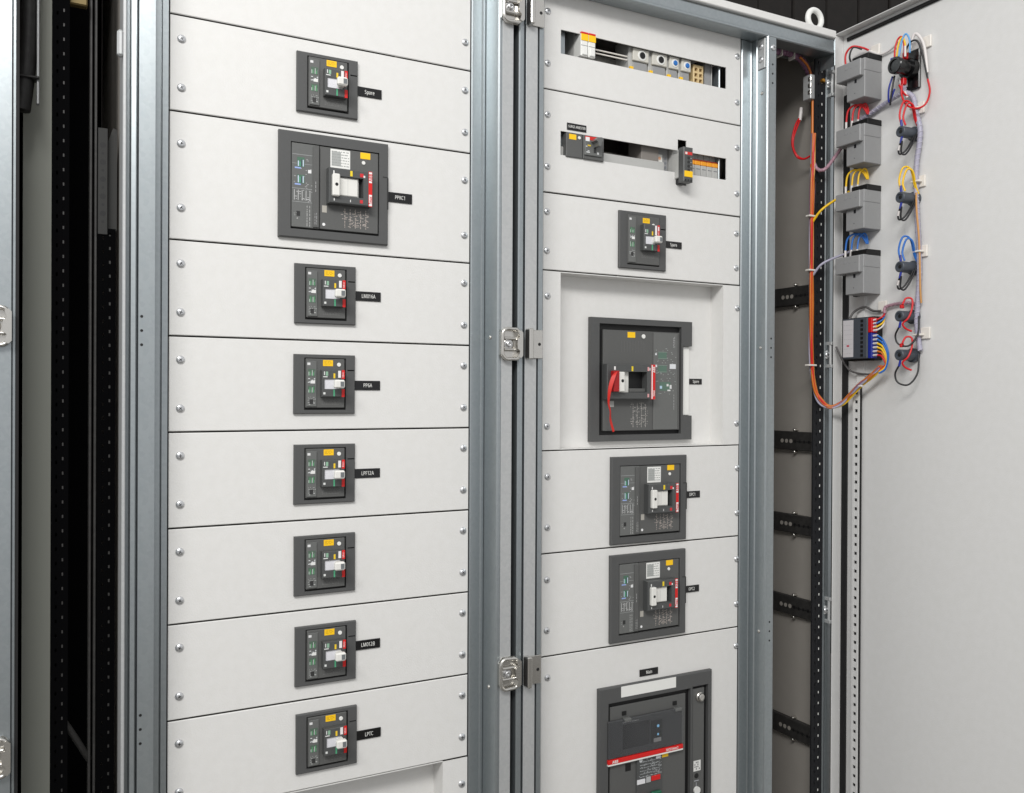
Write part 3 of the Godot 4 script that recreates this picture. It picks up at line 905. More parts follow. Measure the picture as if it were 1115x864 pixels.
func recessed_breaker() -> void:
	var o := thing("recessed_breaker", "large dark breaker with hanging red tag set in the recessed panel", "circuit breaker", at(795, -685, -40))
	part(o, "surround", mb().plate(0, 257, 0, 251, 0.1, 10, [[21.0, 229.0, 13.0, 239.0], [234.0, 257.5, 51.0, 199.0]]), M.frame_grey)
	part(o, "gap", mb().box(20.5, 229.5, 12.5, 239.5, 0.2, 1), M.black)
	part(o, "side_cover", mb().box(234.5, 256, 52, 198, 0.2, 3, 0.8), M.white)
	var c := part(o, "front_cover", mb().box(32, 226, 21, 227, 1, 8, 1), M.cover_grey)
	var t := part(o, "trip_unit", mb().box(156, 219, 22, 225, 8, 10, 0.8), M.unit_grey)
	var pm := mb()
	pm.col = Color(0.10, 0.17, 0.13)
	pm.box(168, 190, 170, 185, 10, 10.2); pm.box(168, 190, 142, 157, 10, 10.2); pm.box(172, 200, 104, 122, 10, 10.2)
	pm.col = Color(0.30, 0.34, 0.32)
	for y in [171.0, 184.5, 143.0, 156.5]: pm.box(168, 192, y, y + 0.6, 10.2, 10.35)
	pm.col = Color(0.7, 0.72, 0.74)
	pm.box(198, 214, 150, 160, 10, 10.2)
	pm.box(160, 164, 178, 182, 10, 10.2)
	pm.box(161, 165, 153, 158, 10, 10.2)
	pm.col = Color(0.45, 0.6, 0.75)
	pm.box(172, 178, 108, 114, 10.2, 10.4)
	pm.col = Color(0.7, 0.7, 0.7)
	pm.box(190, 195, 113, 118, 10.2, 10.4); pm.box(198, 203, 108, 116, 10.2, 10.4); pm.box(192, 200, 103, 106, 10.2, 10.4)
	marks(pm, 160, 96, 54, 96, 10, Color(0.45, 0.47, 0.46), 60, Vector2(2.6, 0.8))
	lines(pm, 206, 212, 195, 218, 2, 10, Color(0.5, 0.5, 0.5), true)
	lines(pm, 206, 212, 64, 96, 1, 10, Color(0.5, 0.5, 0.5), true)
	part(t, "markings", pm, M.print)
	part(o, "yellow_sticker", mb().box(91, 110, 212.5, 224, 8, 8.4), M.yellow)
	part(o, "seal_button", mb().cyl(Vector3(131, 216, 8), Vector3.BACK, 1.5, 4.6, 16, 0.4), M.white)
	var bl := part(o, "toggle_block", mb().plate(29, 147, 86, 157, 8, 27, [[50.0, 127.0, 100.0, 142.0]], 1.6), M.block_grey)
	part(bl, "window_base", mb().box(50, 88, 100, 142, 8.2, 16), M.handle)
	part(bl, "window_side", mb().box(88, 127, 100, 142, 8.2, 9.5), M.black)
	part(bl, "window_floor", mb().box(88.2, 126.8, 100.2, 108, 9.6, 22, 1), M.cover_grey)
	var rs := mb()
	rs.col = Color(0.62, 0.015, 0.012)
	part(bl, "red_strip", mb().box(137, 147.3, 85.8, 157.2, 26, 27.6), M.red)
	rs.col = Color(0.8, 0.8, 0.8)
	rs.box(138, 140.5, 87, 156, 27.6, 27.8)
	rs.col = Color(0.8, 0.6, 0.02)
	rs.box(88, 92, 143, 153, 27, 27.4)
	rs.col = Color(0.7, 0.35, 0.36)
	rs.box(128, 132, 144, 152, 27, 27.4); rs.box(128, 132, 90, 97, 27, 27.4)
	rs.col = Color(0.75, 0.75, 0.74)
	rs.box(45, 49, 145, 152, 27, 27.4); rs.box(133, 135, 145, 150, 27, 27.4)
	part(bl, "markings", rs, M.print)
	text(bl, "ABB", 144, 147, 27.8, 5, M.white, 0.9, 90, true)
	text(bl, "Tmax", 144, 98, 27.8, 4.6, M.white, 0.75, 90, true)
	var lv := part(o, "toggle_lever", mb().box(50.5, 66, 101, 141, 16, 36, 1.5), M.handle)
	part(lv, "hole", mb().cyl(Vector3(60, 123, 36), Vector3.BACK, 0.2, 3.4, 14), M.black)
	# plastic lock plate and its ribbon tag
	part(o, "lock_plate", mb().box(36, 50, 101, 143, 28, 40, 1), mat("lock_red", Color(0.62, 0.07, 0.08), 0.3))
	var rb := mb()
	var path := [Vector3(40, 140, 41), Vector3(32, 130, 43), Vector3(25, 106, 42), Vector3(24, 80, 39), Vector3(29, 62, 38), Vector3(31, 44, 36), Vector3(40, 21, 34)]
	var sm := rb.smooth(path, 5)
	for k in sm.size() - 1:
		var t0 := float(k) / (sm.size() - 1)
		var t1 := float(k + 1) / (sm.size() - 1)
		var w0 := Vector3(3.3 + 0.8 * sin(t0 * 9.0), 1.5, 2.5 * sin(t0 * 6.5)) * (1.0 - 0.45 * t0 * t0)
		var w1 := Vector3(3.3 + 0.8 * sin(t1 * 9.0), 1.5, 2.5 * sin(t1 * 6.5)) * (1.0 - 0.45 * t1 * t1)
		var th := Vector3(0, 0, 0.5)
		var nn := (sm[k + 1] - sm[k]).cross(w0).normalized()
		if nn.z < 0: nn = -nn
		rb.quad(sm[k] - w0 + th, sm[k] + w0 + th, sm[k + 1] + w1 + th, sm[k + 1] - w1 + th, nn)
		rb.quad(sm[k] - w0 - th, sm[k] + w0 - th, sm[k + 1] + w1 - th, sm[k + 1] - w1 - th, -nn)
		rb.quad(sm[k] - w0 - th, sm[k] - w0 + th, sm[k + 1] - w1 + th, sm[k + 1] - w1 - th, -w0.normalized())
		rb.quad(sm[k] + w0 - th, sm[k] + w0 + th, sm[k + 1] + w1 + th, sm[k + 1] + w1 - th, w0.normalized())
	part(o, "red_tag", rb, M.flag_red)
	var lp := mb()
	lines(lp, 100, 142, 28, 78, 4, 8, Color(0.42, 0.40, 0.38), true, 1.2)
	marks(lp, 98, 30, 44, 48, 8, Color(0.42, 0.40, 0.38), 60, Vector2(3.0, 0.9))
	lp.col = Color(0.45, 0.45, 0.43)
	lp.box(48, 58, 70, 82, 8, 8.2)
	lp.col = Color(0.13, 0.13, 0.13)
	for k in 9: lp.box(76 + k * 7.0, 76.6 + k * 7.0, 182, 206, 8, 8.15)
	part(c, "markings", lp, M.print)

func main_breaker() -> void:
	var o := thing("main_breaker", "big main air circuit breaker with display, red stripe and buttons, lowest on the right", "circuit breaker", at(794, -1171, 0))
	part(o, "surround", mb().plate(0, 286, -410, 0, 0.1, 9, [[22.0, 228.0, -375.0, -31.0], [233.0, 275.0, -375.0, -29.0]], 2.0), M.frame_grey)
	part(o, "gap", mb().box(21, 276, -376, -28, 0.2, 1), M.black)
	part(o, "paper_label", mb().box(52, 189, -23, -1.5, 9, 9.5), M.white)
	var c := part(o, "front_cover", mb().box(29, 218, -372, -41, 1, 5, 1), M.cover_grey)
	var sp := part(o, "key_strip", mb().box(236, 267, -372, -36, 1, 6, 0.8), M.cover_grey)
	part(sp, "key_lock", mb().lathe(Vector3(253, -53, 6), Vector3.BACK, [Vector2(0, 10), Vector2(4, 10), Vector2(6, 8), Vector2(9, 7.5), Vector2(10, 5), Vector2(10, 0)], 20), M.chrome)
	var kp := mb()
	kp.col = Color(0.72, 0.72, 0.70)
	kp.box(239, 258, -209, -187, 6, 6.3)
	kp.col = Color(0.25, 0.25, 0.25)
	for k in 16:
		if rng.randf() < 0.6: kp.box(241 + (k % 4) * 4, 244 + (k % 4) * 4, -206 + (k / 4) * 4.5, -203 + (k / 4) * 4.5, 6.3, 6.4)
	kp.col = Color(0.01, 0.01, 0.01)
	kp.cyl(Vector3(247, -219, 6), Vector3.BACK, 0.5, 5.5, 16)
	kp.col = Color(0.45, 0.46, 0.5)
	kp.box(241, 253, -230, -228.5, 6, 6.2)
	kp.box(246, 247, -240, -233, 6, 6.2)
	kp.col = Color(0.72, 0.72, 0.70)
	kp.cyl(Vector3(247, -249, 6), Vector3.BACK, 4, 8, 18)
	part(sp, "markings", kp, M.print)
	# trip unit that stands proud, under a clear cover
	var DU := Vector3(8.5, -5.5, 0)
	var u := part(o, "display_unit", mb().box(11, 196, -136, -61, 5.2, 12, 1.5), mat("unit_dark", Color(0.21, 0.21, 0.215), 0.45), DU)
	part(u, "screen", mb().box(46, 112, -121, -72, 12, 12.4), M.screen)
	var tp := mb()
	tp.col = Color(0.012, 0.012, 0.015)
	tp.box(115, 144, -121, -75, 12, 12.4)
	tp.col = Color(0.25, 0.55, 0.85)
	tp.cyl(Vector3(133, -88, 12.4), Vector3.BACK, 0.3, 3, 14)
	tp.cyl(Vector3(133, -105, 12.4), Vector3.BACK, 0.3, 2.4, 14)
	tp.col = Color(0.22, 0.22, 0.22)
	tp.box(122, 141, -120, -112, 12.4, 12.7)
	tp.col = Color(0.4, 0.4, 0.4)
	lines(tp, 46, 84, -70, -66, 1, 12, Color(0.55, 0.55, 0.55))
	part(u, "touch_keys", tp, M.print)
	var rs := part(o, "red_stripe", mb().box(10.5, 196.5, -145, -136.3, 5.4, 14, 0.6), M.red, DU)
	text(rs, "ABB", 27, -140.8, 14.2, 5.5, M.white, 0.95, 0, true)
	text(rs, "SACE Emax 2", 168, -140.8, 14.2, 5, M.white, 0.75, 0, true)
	part(o, "white_stripe", mb().box(10.5, 196.5, -148, -145.2, 5.4, 13.6), M.white, DU)
	part(o, "clear_cover", mb().box(10, 197, -134, -59, 13, 15, 0.8), M.clear_cover, DU)
	for x in [57.0, 184.0]:
		part(o, "cover_clip", mb().box(x - 8, x + 8, -66, -59.5, 6, 15.5, 1), M.unit_grey, DU)
		part(o, "clip_notch", mb().box(x - 5, x + 5, -58, -50, 5, 6.5), M.black, Vector3(5, -3, 0))
	part(o, "yellow_sticker", mb().box(156, 173, -164, -154.5, 5, 5.5), M.yellow)
	part(o, "lever_pocket", mb().box(66, 79, -175, -160, 5, 5.6), M.black)
	var gl := part(o, "rating_panel", mb().box(92, 156, -300, -157, 5, 8, 0.8), M.block_grey)
	var gp := mb()
	for k in 6: lines(gp, 100, 150, -165 - k * 6, -162 - k * 6, 1, 8, Color(0.4, 0.42, 0.43), false, 1.1)
	marks(gp, 97, -196, 56, 40, 8, Color(0.42, 0.44, 0.45), 70, Vector2(3, 0.9))
	gp.col = Color(0.6, 0.62, 0.63)
	gp.cyl(Vector3(102, -158, 8), Vector3.BACK, 0.3, 4.5, 14)
	gp.box(140, 152, -162, -155, 8, 8.2)
	gp.col = Color(0.74, 0.74, 0.76)
	gp.box(92.5, 112, -206, -197, 8, 9.5)
	gp.col = Color(0.42, 0.43, 0.43)
	gp.box(115, 126, -206, -195, 8, 9.5)
	part(gl, "markings", gp, M.print)
	part(o, "trip_flag", mb().box(128, 150, -205, -195, 8, 10, 0.5), M.red)
	part(o, "open_button", mb().box(96, 120, -260, -230, 8, 16, 2), M.red)
	text(part(o, "close_button", mb().box(126, 150, -256, -226, 8, 16, 2), mat("green", Color(0.10, 0.36, 0.26), 0.4)), "I", 138, -240, 16.1, 10, M.white)

# ---------------------------------------------------------------- devices on the carrier rails
func rail_devices() -> void:
	for k in 2:
		var x := 747.0 + k * 17.6
		var o := thing("fuse_switch", "", "fuse switch", at(x, 91, 0), "pair of white modular fuse switches")
		o.set_meta("label", ["left one of two white and yellow fuse switches in the upper slot", "right one of two white and yellow fuse switches in the upper slot"][k])
		part(o, "body", mb().box(0.3, 17.2, -42, 42, -58, -22, 1), M.module_grey)
		part(o, "nose", mb().box(0.6, 16.8, -22, 24, -22, 3, 1.4), M.white)
		part(o, "yellow_cap", mb().box(0.5, 16.9, 8, 21, 3, 4.2, 0.5), M.yellow)
		part(o, "red_cap", mb().box(0.6, 16.8, 21.2, 25, -2, 3.8, 0.5), M.red)
		part(o, "finger_grip", mb().box(3, 14.5, -20, -4, 3, 5.5, 1.4), M.white)
		part(o, "seam", mb().box(0.8, 16.6, -1.6, -0.8, 3, 3.2), M.slate)
	# timers
	var spots := [[872.0, 919.0, "black", "left grey module with black dial in the upper slot"], [920.5, 965.5, "black", "right grey module with black dial in the upper slot"], [967.0, 996.5, "blue", "left narrow grey module with blue dial in the upper slot"], [998.5, 1028.0, "blue", "right narrow grey module with blue dial in the upper slot"]]
	for s in spots:
		var w: float = s[1] - s[0]
		var o := thing("rail_timer", s[3], "timer module", at(s[0], 90, 0), "grey dial modules in the upper slot")
		part(o, "body", mb().box(0.4, w - 0.4, -44, 44, -62, -14, 1), M.module_grey)
		part(o, "front", mb().box(w * 0.16, w - 0.8, -2, 23, -14, -8, 1), M.cream)
		part(o, "ribbed_cover", mb().box(w * 0.22, w - 4, -23, -4, -14, -11, 1), M.box_grey)
		part(o, "dial_ring", mb().cyl(Vector3(w * 0.62, 10, -8.2), Vector3.BACK, 1.4, 10.5 if w > 40 else 8.5, 24, 0.6), M.white)
		part(o, "dial", mb().cyl(Vector3(w * 0.62, 10, -7), Vector3.BACK, 2.4, 6.6 if w > 40 else 5.2, 24, 0.8), M.black if s[2] == "black" else M.blue)
		part(o, "yellow_sticker", mb().box(0.6, 9, -23, -15, -13.9, -9, 0.4), M.yellow)
	var sk := thing("relay_socket", "beige relay socket with open terminals beside the blue dials", "relay socket", at(1038, 89, 0))
	part(sk, "base", mb().box(0, 30, -30, 30, -60, -36, 1), M.wire_black)
	var hb := []
	for i in 2:
		for j in 3: hb.append([4.0 + i * 12.5, 12.0 + i * 12.5, -16.0 + j * 11.5, -8.5 + j * 11.5])
	part(sk, "terminal_block", mb().plate(1, 28, -21, 21, -36, -14, hb, 1), M.beige)
	part(sk, "terminal_backing", mb().box(2, 27, -20, 20, -35, -30), M.dark_steel)
	var gu := thing("grey_upright_module", "tall pale grey blank module at the right end of the upper slot", "module", at(1076, 90, 0))
	part(gu, "body", mb().box(0, 20, -42, 42, -60, -22, 1), M.box_grey)
	part(gu, "rib", mb().box(16, 18, -40, 40, -22, -19, 0.5), M.module_grey)
	# lower slot
	var sb := thing("surge_breaker", "small breaker with yellow sticker at the left end of the lower slot", "circuit breaker", at(715, -106, 0))
	part(sb, "side_plate", mb().box(0, 37, -25, 21.5, -40, 4, 1), M.cover_grey)
	part(sb, "body", mb().box(38, 86, -25, 21.5, -60, 5, 1), M.cover_grey)
	part(sb, "face", mb().box(39.5, 80, -18, 18, 5, 8, 1), M.unit_grey)
	part(sb, "yellow_sticker", mb().box(6, 22, 9, 19, 4, 4.5), M.yellow)
	part(sb, "test_button", mb().cyl(Vector3(29, 14, 4), Vector3.BACK, 1.4, 3.2, 14, 0.4), M.white)
	var fm := mb()
	fm.col = Color(0.62, 0.02, 0.015)
	fm.box(40, 76, 12, 19, 8, 8.4)
	fm.col = Color(0.8, 0.8, 0.8)
	fm.box(41, 50, 9, 17, 8.4, 8.7)
	fm.col = Color(0.8, 0.55, 0.02)
	fm.box(46, 53, 0, 2.5, 8, 8.3)
	fm.col = Color(0.65, 0.66, 0.66)
	fm.box(42, 45, -2, 0, 8, 8.3); fm.box(43, 51, -13, -11, 8, 8.3); fm.box(46, 50, -10, -8.6, 8, 8.3); fm.box(68, 72, -14, -10, 8, 8.3)
	fm.col = Color(0.02, 0.02, 0.02)
	fm.box(60, 66, -12, 10, 8, 8.3)
	part(sb, "markings", fm, M.print)
	part(sb, "lever", mb().extrude(PackedVector2Array([Vector2(54, 8), Vector2(58, 14), Vector2(68, 15), Vector2(71, 9), Vector2(66, 5), Vector2(65, -2), Vector2(60, -2), Vector2(59, 5)]), 2, 8.2, 26), M.unit_grey)
	var ct := thing("grey_relay_case", "dull grey relay case in the middle of the lower slot", "relay", at(905, -106, 0))
	part(ct, "body", mb().box(0, 44, -40, 40, -60, -14, 1), mat("case_taupe", Color(0.50, 0.48, 0.46), 0.6))
	part(ct, "front", mb().box(44.5, 74, -40, 40, -60, -22, 1), M.box_grey)
	var cp := mb()
	cp.col = Color(0.78, 0.77, 0.72)
	cp.box(45, 59, -24, 16, -22, -21.5)
	cp.col = Color(0.75, 0.4, 0.25)
	for k in 3: cp.cyl(Vector3(52, -16 + k * 12, -21.5), Vector3.BACK, 0.3, 3.5, 12)
	cp.col = Color(0.2, 0.21, 0.23)
	for k in 4: cp.cyl(Vector3(67, -18 + k * 9, -22), Vector3.BACK, 0.4, 3, 10)
	part(ct, "markings", cp, M.print)
	var mr := thing("monitoring_relay", "dark relay with yellow sticker standing out of the tall notch in the lower slot", "relay", at(973, -117, 0))
	part(mr, "case", mb().box(8, 30, -32, 40, -60, -10, 1), M.module_grey)
	part(mr, "body", mb().box(6, 29, -26, 25, -10, 26, 1), M.module_grey)
	var fr := mb().plate(5.5, 29.5, -37, 34, 14, 31, [], 1.6)
	part(mr, "face", fr, M.block_grey)
	part(mr, "foot", mb().box(9, 27, -38, -27, -20, 13.8, 2), M.wire_black)
	var mm := mb()
	mm.col = Color(0.62, 0.03, 0.025)
	mm.box(8, 27, 18, 24, 31, 31.4)
	mm.col = Color(0.75, 0.7, 0.68)
	mm.box(9, 14, 18.6, 23.4, 31.4, 31.6)
	for k in 4:
		mm.col = Color(0.02, 0.02, 0.02)
		mm.cyl(Vector3(18, 12 - k * 8.5, 31), Vector3.BACK, 0.6, 3.2, 14)
		mm.col = Color(0.4, 0.4, 0.4)
		mm.box(22, 26, 11 - k * 8.5, 12 - k * 8.5, 31, 31.3)
	mm.col = Color(0.01, 0.01, 0.01)
	for k in 3: mm.box(8.5 + k * 7, 12 + k * 7, -35, -32, 31, 31.5)
	part(mr, "markings", mm, M.print)
	part(mr, "yellow_sticker", mb().box(7, 28, -27, -15, 31, 31.7), M.yellow)
	var order := ["leftmost", "second from left", "middle", "fourth from left", "rightmost"]
	for k in 5:
		var x := 1026.0 + k * 15.7
		var o := thing("surge_arrester", "%s of five white surge arresters with orange tops in the lower slot" % order[k], "surge arrester", at(x, -107, 0), "row of surge arrester modules in the lower slot")
		part(o, "body", mb().box(0.4, 15.5, -42, 42, -60, -20, 0.8), M.module_grey)
		part(o, "nose", mb().box(0.6, 15.3, -22, 4, -20, -10, 1.2), M.module_grey)
		part(o, "orange_cap", mb().box(0.6, 15.3, 4.2, 13, -20, -10, 1.0), M.orange)
		part(o, "red_cap", mb().box(0.6, 15.3, 13.2, 16.5, -20, -12, 0.8), mat("dull_red", Color(0.62, 0.20, 0.12), 0.5))
		part(o, "seam", mb().box(3, 13, -5, -3.8, -10, -9.8), M.slate)

# ---------------------------------------------------------------- devices on the door
func door_devices() -> void:
	var where := ["topmost of four grey terminal boxes on the door, below the red wires from the meter", "second grey terminal box on the door, red wires entering its top", "third grey terminal box on the door, yellow wires entering its top", "lowest grey terminal box on the door, blue wires entering its top"]
	var tops := [157.0, 14.5, -129.0, -270.5]
	for k in 4:
		var o := thing("terminal_box", where[k], "terminal box", on_door(0, tops[k]), "grey terminal boxes on the door", DOOR_TURN)
		part(o, "lower_body", mb().box(61, 111, -96, -38, 1, 53, 1.2), M.box_grey)
		part(o, "back_body", mb().box(62, 111, -38.2, -11, 1, 53, 1.2), M.box_grey)
		part(o, "upper_body", mb().box(40, 108, -50, -13, 24, 63, 1.5), M.box_grey)
		part(o, "dark_rail", mb().box(68, 111.6, -11, 1, 1, 44, 0.5), M.black)
		part(o, "foot", mb().box(44, 61, -80, -20, 1, 22, 1), M.box_grey)
		var d := mb()
		d.col = Color(0.01, 0.01, 0.012)
		d.box(83, 89, -60, -52, 53, 53.3)
		d.col = Color(0.12, 0.12, 0.13)
		d.cyl(Vector3(84, -82, 53), Vector3.BACK, 0.2, 1.4, 8)
		d.col = Color(0.24, 0.24, 0.245)
		for j in 3: d.box(64 + j * 15, 70 + j * 15, -28.5, -27.5, 63, 63.2)
		d.cyl(Vector3(70, -24, 63), Vector3.BACK, 0.15, 5, 18)
		d.col = Color(0.31, 0.31, 0.315)
		d.cyl(Vector3(70, -24, 63.15), Vector3.BACK, 0.15, 4.4, 18)
		part(o, "markings", d, M.print)
		var s := mb()
		s.cyl(Vector3(52, -84, 12), Vector3.BACK, 16, 5, 14, 1)
		part(o, "red_terminal", s, mat("terminal_red", Color(0.62, 0.16, 0.12), 0.4))
		part(o, "terminal_holder", mb().box(46, 60, -96, -80, 1, 14, 1), M.black)
	# selector / instrument
	var m := thing("panel_meter", "black round panel instrument with looping wires at the top of the door", "meter", on_door(192, 98), "", DOOR_TURN)
	part(m, "flange", mb().box(-20, 20, -42, 42, 0.5, 7, 2), M.gloss_black)
	part(m, "body", mb().lathe(Vector3(1, 2, 8), Vector3.BACK, [Vector2(0, 21), Vector2(14, 21), Vector2(14, 15.5), Vector2(40, 15.5), Vector2(41, 17.5), Vector2(50, 17.5), Vector2(52, 15.5), Vector2(52, 12), Vector2(49, 11.5), Vector2(49, 0)], 28), M.gloss_black)
	var mp := mb()
	mp.col = Color(0.55, 0.54, 0.53)
	mp.box(-18, -8, -32, 22, 8, 17)
	mp.col = Color(0.72, 0.72, 0.7)
	mp.box(-15, -9, -2, 12, 17, 17.4); mp.box(-15, -9, -30, -20, 17, 17.4)
	part(m, "terminal_strip", mp, M.print)
	var mc := mb()
	mc.col = Color(0.75, 0.74, 0.72)
	mc.box(-16.4, -14.2, 3, 8.5, 26, 46)
	part(m, "side_label", mc, M.print)
	part(m, "red_lug", mb().box(-4, 4, 20, 34, 20, 30, 1), M.wire_red)
	part(m, "red_lug", mb().box(-8, 0, -32, -18, 20, 30, 1), M.wire_red)
	wire(m, "red_wire", [Vector3(-14, 20, 40), Vector3(-13, 42, 41), Vector3(-9, 62, 38), Vector3(-1, 66, 35), Vector3(4, 48, 34), Vector3(3, 26, 32)], 1.9, M.wire_red)
	wire(m, "yellow_wire", [Vector3(-8, 24, 42), Vector3(-5, 50, 40), Vector3(0, 64, 36), Vector3(6, 52, 34), Vector3(7, 30, 32)], 1.9, M.wire_yellow)
	wire(m, "blue_wire", [Vector3(-2, 24, 42), Vector3(2, 56, 38), Vector3(8, 69, 34), Vector3(14, 56, 30), Vector3(15, 28, 30)], 1.9, mat("wire_sky", Color(0.35, 0.62, 0.85), 0.4))
	wire(m, "white_wire", [Vector3(-10, 18, 40), Vector3(-9, 40, 40)], 2.4, M.wire_white)
	wire(m, "white_wire", [Vector3(7, 22, 34), Vector3(7, 44, 34)], 2.4, M.wire_white)
	part(m, "blue_lug", mb().box(-16, -6, 16, 23, 40, 52, 1), M.ferrule_blue)
	wire(m, "sleeve", [Vector3(8, 40, 20), Vector3(14, 66, 18), Vector3(22, 66, 15), Vector3(33, 45, 12), Vector3(38, 15, 10), Vector3(40, -18, 8)], 3.2, M.wire_white)
	wire(m, "black_wire", [Vector3(0, 28, 30), Vector3(14, 50, 28), Vector3(28, 48, 22), Vector3(36, 10, 14), Vector3(42, -32, 9)], 1.9, M.wire_black)
	wire(m, "red_wire", [Vector3(42, -32, 9), Vector3(48, -60, 10), Vector3(46, -86, 20), Vector3(30, -92, 28), Vector3(8, -78, 31), Vector3(-4, -52, 31), Vector3(-4, -28, 28)], 2.0, M.wire_red)
	wire(m, "blue_wire", [Vector3(-16, -14, 44), Vector3(-22, -40, 48), Vector3(-24, -66, 44), Vector3(-14, -40, 40)], 1.9, M.ferrule_blue)
	wire(m, "black_wire", [Vector3(-11, -14, 44), Vector3(-15, -50, 48), Vector3(-20, -74, 46)], 1.9, M.wire_black)
	# push button backs
	var ys := [-38.0, -175.0, -320.0, -423.0, -504.0]
	var wires := ["wire_red", "wire_yellow", "wire_blue", "wire_red", "wire_red"]
	var tags := ["topmost push button back on the door, looped with red wires", "push button back looped with yellow wires", "push button back looped with bright blue wires", "push button back with one red wire, fourth from the top", "lowest push button back on the door, red wire and long black loop"]
	for k in 5:
		var o := thing("push_button_back", tags[k], "push button", on_door(199, ys[k]), "push button backs in a column on the door", DOOR_TURN)
		part(o, "body", mb().lathe(Vector3(0, 0, 0.5), Vector3.BACK, [Vector2(0, 0), Vector2(0, 15), Vector2(8, 15), Vector2(8, 11.5), Vector2(46, 11.5), Vector2(47.5, 10), Vector2(47.5, 7), Vector2(45, 6.5), Vector2(45, 0)], 24), M.slate)
		part(o, "core", mb().cyl(Vector3(0, 0, 45), Vector3.BACK, 1.5, 4, 14, 0.5), M.black)
		if k < 3:
			for j in 2:
				var q := j * 5.0
				wire(o, "loop_wire", [Vector3(2 + q, 12, 45 - q), Vector3(-3 + q, 36 - q, 46 - q), Vector3(2 + q, 62 - q, 40 - q), Vector3(9 + q, 58 - q, 26), Vector3(9 + q * 0.5, 26, 14), Vector3(14, 8, 8)], 2.0, M[wires[k]])
			wire(o, "ferrule", [Vector3(2, 10, 45), Vector3(0, 24, 45.5)], 2.5, M.ferrule_blue)
		else:
			wire(o, "loop_wire", [Vector3(4, 24, 42), Vector3(6, 37, 34), Vector3(14, 35, 26), Vector3(16, 16, 28), Vector3(14, -4, 36), Vector3(5, -16, 42), Vector3(7, -26, 36), Vector3(14, -32, 26)], 2.0, M.wire_red)
			part(o, "red_lug", mb().box(-2, 4, 16, 24, 36, 44, 1), M.wire_red)
		wire(o, "ferrule", [Vector3(2, -8, 44), Vector3(-1, -24, 45)], 2.4, M.ferrule_blue)
		if k < 3:
			wire(o, "black_wire", [Vector3(-1, -22, 45), Vector3(-6, -38, 45), Vector3(-4, -46, 42), Vector3(4, -36, 32), Vector3(9, -4, 14)], 1.9, M.wire_black)
			wire(o, "black_wire", [Vector3(3, -20, 45), Vector3(0, -42, 44), Vector3(5, -48, 38), Vector3(10, -30, 26), Vector3(12, -2, 12)], 1.9, M.wire_black)
			wire(o, "white_sleeve", [Vector3(-3, -28, 45), Vector3(-6, -38, 45)], 2.4, M.wire_white)
		else:
			wire(o, "black_wire", [Vector3(-1, -22, 45), Vector3(-10, -40, 46), Vector3(-4, -58, 44), Vector3(14, -62, 34), Vector3(24, -38, 20), Vector3(20, 0, 12)], 1.9, M.wire_black)
	# connection module
	var c := thing("connection_module", "dark grey wiring module with white label at the foot of the terminal boxes", "module", on_door(0, -508), "", DOOR_TURN)
	part(c, "base", mb().box(40, 118, -4, 92, 1, 26, 1), M.black)
	part(c, "case", mb().box(43, 112, 0, 89, 26, 42, 1.5), M.slate)
	var wl := part(c, "white_label", mb().box(45.5, 74, 4, 86, 42, 42.5), mat("label_white", Color(0.80, 0.79, 0.80), 0.5))
	var lp := mb()
	for k in 7: lines(lp, 48, 72, 10 + k * 10.5, 13 + k * 10.5, 1, 42.5, Color(0.45, 0.45, 0.46), false, 0.8)
	lp.col = Color(0.5, 0.08, 0.12)
	lp.box(56, 63, 27, 31, 42.5, 42.8)
	part(wl, "markings", lp, M.print)
	var tb := mb()
	for k in 9: tb.box(94, 101, 4 + k * 9.4, 10 + k * 9.4, 42, 42.6)
	part(c, "terminal_hole", tb, M.black)
	part(c, "red_connector", mb().box(112.2, 122, 56, 88, 22, 40, 1), M.wire_red)
	part(c, "blue_connector", mb().box(112.2, 122, 0, 55, 22, 40, 1), M.ferrule_blue)
	var cols := ["wire_red", "wire_orange", "wire_yellow", "wire_yellow", "wire_blue", "wire_blue"]
	for k in 6:
		var y := 6.0 + k * 8.5
		wire(c, "white_ferrule", [Vector3(120, y, 34), Vector3(134, y + 0.5, 35)], 2.4, M.wire_white)
		wire(c, "plug_wire", [Vector3(133, y, 35), Vector3(143 + k * 1.2, y - 2 - k * 2.0, 34), Vector3(152 + k * 1.5, y - 16 - k * 5.0, 32), Vector3(153, -16 - k * 1.5, 33), Vector3(140, -28 - k, 37)], 2.1, M[cols[k]])
	for k in 4:
		var y := 60.0 + k * 7.5
		wire(c, "plug_wire", [Vector3(121, y, 34), Vector3(130, y + 1, 32), Vector3(138, y + 12 - k, 22), Vector3(130, 100, 10)], 1.9, [M.wire_white, M.wire_yellow, M.wire_blue, M.wire_red][k])
		wire(c, "white_ferrule", [Vector3(120, y, 34), Vector3(129, y + 1, 33)], 2.3, M.wire_white)
	wire(c, "grey_lead", [Vector3(51, 88, 30), Vector3(55, 106, 20), Vector3(77, 116, 12), Vector3(98, 106, 8), Vector3(118, 104, 8)], 2.6, M.wire_grey)
	wire(c, "grey_lead", [Vector3(10, 30, 26), Vector3(26, 0, 24), Vector3(44, -26, 16), Vector3(80, -34, 8), Vector3(104, -32, 6)], 2.2, M.wire_grey)

func wire(parent: Node, called: String, pts: Array, r: float, material: Material) -> MeshInstance3D:
	return part(parent, called, mb().tube(pts, r, 8, 6), material)

